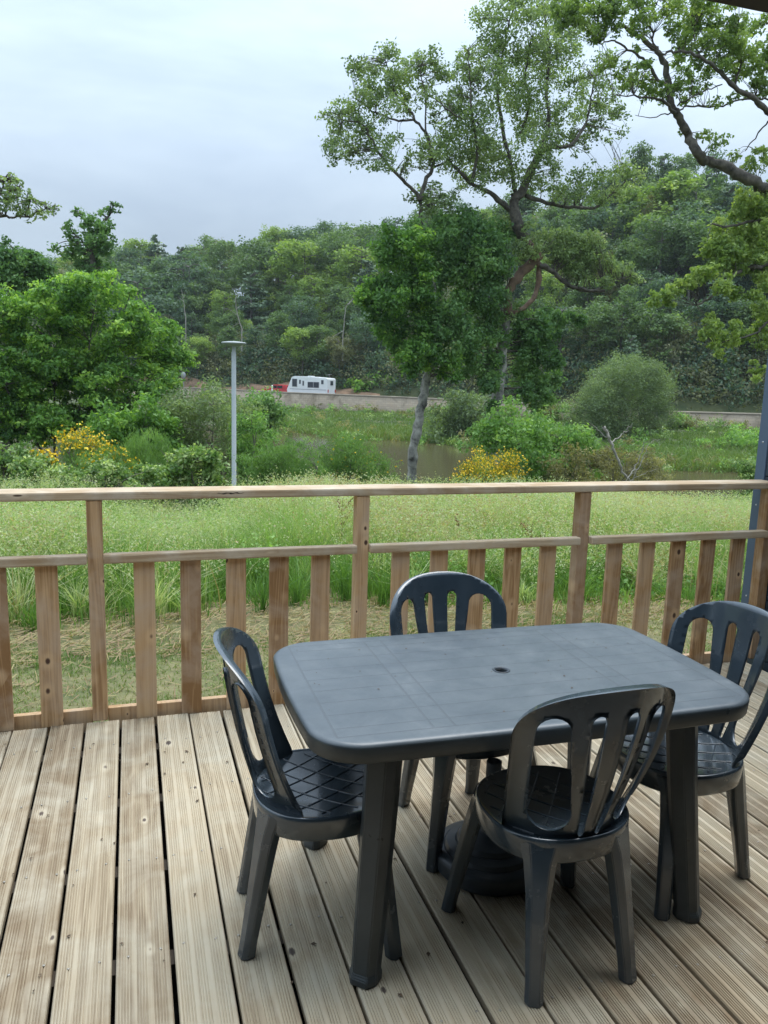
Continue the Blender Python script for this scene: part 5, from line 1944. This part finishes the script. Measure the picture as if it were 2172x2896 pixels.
def banks():
    # slope behind the meadow down to the pond
    n = 26000
    y = R.uniform(14, 31.5, n)
    x = R.uniform(-0.45, 1.15, n) * y
    k = ground_z(x, y) > -3.15
    x, y = x[k], y[k]
    n = len(x)
    h = R.uniform(0.35, 0.95, n)
    V, Fc, T, _ = blades(np.stack([x, y, ground_z(x, y)], -1), h, R.uniform(0.02, 0.04, n), 0.3, np.clip(R.normal(.42, .25, n), 0, 1), 2)
    tag(link('bank_grass', arrays_mesh('bank_grass', V, Fc, T), None, REED), kind='stuff')
    # far bank: reeds at the water's edge and lush grass up to the wall
    n = 60000
    az = R.uniform(el_az(480, 900)[0], el_az(1720, 900)[0], n)
    rw = wall_r(az)
    r = rw * R.uniform(0.645, 0.995, n)
    x, y = np.sin(az) * r, np.cos(az) * r
    z = ground_z(x, y)
    k = z > -3.3
    x, y, z, r, rw = x[k], y[k], z[k], r[k], rw[k]
    edge = np.clip((z + 3.25) / 0.5, 0, 1)
    patch = np.sin(x * .5) * np.sin(y * .4 + x * .2)
    h = (0.30 + 0.5 * (1 - edge) + 0.15 * patch) * R.uniform(.3, 1.3, len(x))
    tint = np.clip(0.45 + 0.15 * patch + 0.35 * (edge < 0.3) * R.random(len(x)) + R.normal(0, .14, len(x)), 0, 1)
    V, Fc, T, _ = blades(np.stack([x, y, z], -1), h, R.uniform(0.04, 0.09, len(x)), 0.75, tint, 2)
    tag(link('reeds', arrays_mesh('reeds', V, Fc, T), None, REED), kind='stuff')


banks()


def bank_weeds():
    bl = []
    for k in range(260):
        az = R.uniform(el_az(480, 900)[0], el_az(1720, 900)[0])
        rw = wall_r(az)
        q = R.random()
        r = rw * (0.66 + 0.03 * R.random()) if q < 0.35 else (rw - R.uniform(0.6, 2.2) if q < 0.65 else rw * R.uniform(0.66, 0.97))
        x, y = math.sin(az) * r, math.cos(az) * r
        z = float(ground_z(x, y))
        rr = R.uniform(0.3, 0.8)
        if z > -3.4:
            bl.append((x, y, z + rr * 0.5, rr))
    for u0, u1, hh in ((1150, 1245, 1.5), (930, 1010, 0.8), (1455, 1500, 0.9)):
        for k in range(26):
            az = el_az(R.uniform(u0, u1), 870)[0]
            r = wall_r(az) - R.uniform(0.5, 2.5)
            x, y = math.sin(az) * r, math.cos(az) * r
            bl.append((x, y, float(ground_z(x, y)) + R.uniform(0.2, hh), R.uniform(0.4, 0.8)))
    bl = np.array(bl)
    for i, m in enumerate((L_SHRUB, L_SCRUB, L_BROWN)):
        b_ = bl[np.arange(len(bl)) % 3 == i]
        V, Fc, T, _ = blobs_to_foliage(b_, 9000, 0.22, (0.45, 0.24), sub=8, spread=0.42, flat=0.8, aspect=0.4)
        tag(link('bank_weeds', arrays_mesh('bank_weeds', V, Fc, T), None, m), kind='stuff')
    # near slope between the meadow and the pond
    bl = []
    for k in range(230):
        y = R.uniform(12.6, 30)
        x = R.uniform(-0.42, 1.1) * y
        z = float(ground_z(x, y))
        if z > -3.15:
            bl.append((x, y, z + R.uniform(0.05, 0.35), R.uniform(0.2, 0.45)))
    bl = np.array(bl)
    for i, m in enumerate((L_SHRUB, L_SCRUB, L_BROOM)):
        b_ = bl[np.arange(len(bl)) % 3 == i]
        V, Fc, T, _ = blobs_to_foliage(b_, 12000, 0.10, (0.45, 0.24), sub=8, spread=0.42, flat=0.8, aspect=0.4)
        tag(link('slope_weeds', arrays_mesh('slope_weeds', V, Fc, T), None, m), kind='stuff')


bank_weeds()


# ------------------------------------------------------------------ on the road
def road_frame(u, off):
    """point on the road at picture column u, `off` metres behind the wall face, and the road's direction there"""
    az = el_az(u, 840)[0]
    rw = wall_r(az)
    p = np.array([math.sin(az) * (rw + off), math.cos(az) * (rw + off), -1.196])
    az2 = az + 0.01
    rw2 = wall_r(az2)
    q = np.array([math.sin(az2) * (rw2 + off), math.cos(az2) * (rw2 + off), -1.196])
    d = (q - p)[:2]
    return p, math.atan2(d[1], d[0])


WHITE = plain_mat('caravan_white', (0.74, 0.75, 0.74), 0.35, 0.04, 1.0)
GLASS = plain_mat('dark_window_glass', (0.05, 0.055, 0.07), 0.1)
GREYP = plain_mat('grey_trim', (0.30, 0.30, 0.31), 0.5)
TYRE = plain_mat('black_tyre', (0.02, 0.02, 0.02), 0.8)
RED = plain_mat('red_car_paint', (0.50, 0.055, 0.06), 0.25)
BLACKP = plain_mat('dark_car_glass', (0.02, 0.022, 0.026), 0.08)


def prism(name, prof, x0, x1, m, parent, bev=0.03):
    """profile in (x,z) swept across y from x0 to x1"""
    bm = bmesh.new()
    a = [bm.verts.new((x, x0, z)) for x, z in prof]
    b_ = [bm.verts.new((x, x1, z)) for x, z in prof]
    n = len(prof)
    bm.faces.new(a)
    bm.faces.new(b_[::-1])
    for i in range(n):
        bm.faces.new((a[i], b_[i], b_[(i + 1) % n], a[(i + 1) % n]))
    bmesh.ops.recalc_face_normals(bm, faces=bm.faces[:])
    if bev:
        bmesh.ops.bevel(bm, geom=[e for e in bm.edges if e.calc_face_angle(0) > 0.3], offset=bev, segments=2, affect='EDGES')
    return link(name, bm_mesh(name, bm), parent, m)


def wheel(parent, x, y, r=0.31):
    v_, f_ = lathe([(0.0, -0.10), (r * .9, -0.10), (r, -0.07), (r, 0.07), (r * .9, 0.10), (r * .6, 0.10), (0, 0.08)], 24)
    o = link('wheel', arrays_mesh('wheel', v_, f_, smooth=True), parent, TYRE)
    o.rotation_euler = (math.radians(90), 0, 0)
    o.location = (x, y, r)
    v_, f_ = lathe([(r * .6, 0.105), (r * .55, 0.115), (0, 0.11)], 20)
    link('rim', arrays_mesh('rim', v_, f_, smooth=True), o, GREYP)


p, a = road_frame(672, 3.3)
cv = empty('caravan', p, a)
tag(cv, 'white touring caravan with dark windows parked on the road behind the stone wall', 'caravan')
L2 = 2.75
prof = [(-L2 + 0.15, 0.42), (L2, 0.42), (L2, 2.30), (L2 - 0.10, 2.42), (0.6, 2.52), (-L2 + 1.0, 2.55), (-L2 + 0.65, 2.40), (-L2 + 0.25, 1.45), (-L2, 0.95)]
prism('body', prof, -1.05, 1.05, WHITE, cv, 0.05)
ff = -1.062


def cwin(x0, x1, z0, z1, name='window', m=GLASS):
    f = box_obj(name, (x0 - .05, x1 + .05, ff - 0.012, ff + 0.02, z0 - .05, z1 + .05), GREYP, cv, 0.01)
    box_obj('pane', (x0, x1, ff - 0.022, ff - 0.013, z0, z1), m, f)


cwin(-1.95, -1.35, 1.35, 2.2)
cwin(0.15, 0.85, 1.30, 1.90)
cwin(0.93, 1.6, 1.30, 1.90)
cwin(-0.55, -0.42, 1.5, 2.0, 'side_light')
cwin(-1.0, -0.85, 1.7, 2.1, 'side_light')
cwin(1.95, 2.2, 1.75, 2.15)
box_obj('rear_window', (L2 + 0.012, L2 + 0.03, -0.35, 0.35, 1.6, 2.1), GLASS, cv, 0.005)
for y in (-0.9, 0.9):
    box_obj('tail_light', (L2 + 0.012, L2 + 0.035, y - .1, y + .1, 0.75, 1.1), plain_mat('red_lens', (0.5, 0.05, 0.03), 0.2), cv)
box_obj('stripe', (-2.3, 2.6, ff - 0.006, ff + 0.01, 1.02, 1.08), GREYP, cv)
box_obj('roof_vent', (-0.3, 0.3, -0.3, 0.3, 2.53, 2.62), WHITE, cv, 0.02)
v_, f_ = tubes([(np.array([[2.3, 0.2, 2.4], [2.32, 0.2, 2.85]]), [0.015, 0.012]), (np.array([[1.9, 0.2, 2.8], [2.6, 0.2, 2.86]]), [0.012, 0.01])] +
               [(np.array([[x, -0.1, 2.81], [x, 0.5, 2.83]]), [0.01, 0.01]) for x in (2.0, 2.15, 2.3, 2.45)], 5)
link('aerial', arrays_mesh('aerial', v_, f_), cv, GREYP)
for y in (-0.95, 0.95):
    wheel(cv, 0.5, y)

p, a = road_frame(600, 3.4)
car = empty('parked_car', p, a)
tag(car, 'red estate car on the road in front of the white caravan', 'car')
prism('body', [(-2.1, 0.35), (2.1, 0.35), (2.12, 0.75), (2.05, 0.98), (1.2, 1.0), (-0.75, 0.97), (-1.9, 0.86), (-2.12, 0.6)], -0.85, 0.85, RED, car, 0.06)
prism('cabin', [(-0.95, 0.97), (2.0, 0.985), (1.65, 1.42), (0.1, 1.48), (-0.15, 1.46)], -0.74, 0.74, RED, car, 0.05)
for x0, x1 in ((-0.45, 0.35), (0.42, 1.15)):
    box_obj('window', (x0, x1, -0.752, -0.735, 1.04, 1.36), BLACKP, car, 0.004)
prism('windscreen', [(-0.93, 1.02), (-0.91, 1.02), (-0.19, 1.42), (-0.21, 1.42)], -0.62, 0.62, BLACKP, car, 0)
prism('rear_window', [(2.0, 1.03), (2.02, 1.03), (1.72, 1.38), (1.70, 1.38)], -0.62, 0.62, BLACKP, car, 0)
for x in (-1.3, 1.3):
    for y in (-0.78, 0.78):
        wheel(car, x, y, 0.3)
for y in (-0.6, 0.6):
    box_obj('headlight', (-2.13, -2.05, y - .15, y + .15, 0.62, 0.78), GREYP, car, 0.02)

for u, lab in ((588, 'white marker post on the road beside the red car'), (459, 'white marker post on the road behind the lamp post')):
    p, a = road_frame(u, 1.2)
    mk = empty('marker_post', p, a)
    tag(mk, lab, 'post')
    v_, f_ = lathe([(0.10, 0), (0.10, 1.25), (0.07, 1.38), (0, 1.40)], 14)
    link('post', arrays_mesh('post', v_, f_, smooth=True), mk, WHITE)
    v_, f_ = lathe([(0.104, 1.0), (0.104, 1.12)], 14)
    link('reflector', arrays_mesh('reflector', v_, f_, smooth=True), mk, plain_mat('grey_reflector', (0.25, 0.25, 0.25), 0.3))
p, a = road_frame(397, 1.5)
rs = empty('road_sign', p, a)
tag(rs, 'grey back of a round road sign on a thin post left of the lamp post', 'sign')
v_, f_ = lathe([(0.05, 0), (0.05, 2.25)], 10)
link('post', arrays_mesh('post', v_, f_, smooth=True), rs, GREYP)
v_, f_ = lathe([(0, -0.02), (0.42, -0.02), (0.43, 0), (0.42, 0.02), (0, 0.02)], 28)
o = link('disc', arrays_mesh('disc', v_, f_), rs, GREYP)
o.rotation_euler = (math.radians(90), 0, 0)
o.location = (0, -0.06, 2.2)


# ------------------------------------------------------------------ the air between here and the hill
def haze():
    m = bpy.data.materials.new('thin_haze')
    m.use_nodes = True
    nt = m.node_tree
    for n in list(nt.nodes):
        nt.nodes.remove(n)
    o = nd(nt, 'ShaderNodeOutputMaterial')
    v = nd(nt, 'ShaderNodeVolumePrincipled')
    v.inputs['Color'].default_value = (0.80, 0.87, 0.93, 1)
    v.inputs['Density'].default_value = 0.00025
    v.inputs['Anisotropy'].default_value = 0.2
    nt.links.new(v.outputs[0], o.inputs['Volume'])
    ob = box_obj('haze', (-2300, 2300, -2300, 2300, -9.0, 75.0), m)
    tag(ob, kind='stuff')


haze()


# ------------------------------------------------------------------ crumbs and leaf litter
def litter():
    n = 170
    x, y = R.uniform(-1.2, 3.4, n), R.uniform(1.4, 3.6, n)
    P = np.stack([x, y, np.full(n, 0.004)], -1)
    V, Fc = leaves(P, R.uniform(0.006, 0.022, n), np.array([0, 0, 6.0]), 0.55)
    m = plain_mat('dry_leaf_litter', (0.085, 0.055, 0.032), 0.9, 0.5, 40)
    tag(link('leaf_litter', arrays_mesh('leaf_litter', V, Fc), None, m), kind='stuff')
    n = 46
    x, y = R.uniform(-0.6, 0.6, n), R.uniform(-0.34, 0.34, n)
    P = np.stack([x + TX, y + TY, np.full(n, TH + 0.0012)], -1)
    V, Fc = leaves(P, R.uniform(0.003, 0.010, n), np.array([0, 0, 6.0]), 0.5)
    tag(link('table_crumbs', arrays_mesh('table_crumbs', V, Fc), None, m), kind='stuff')


litter()
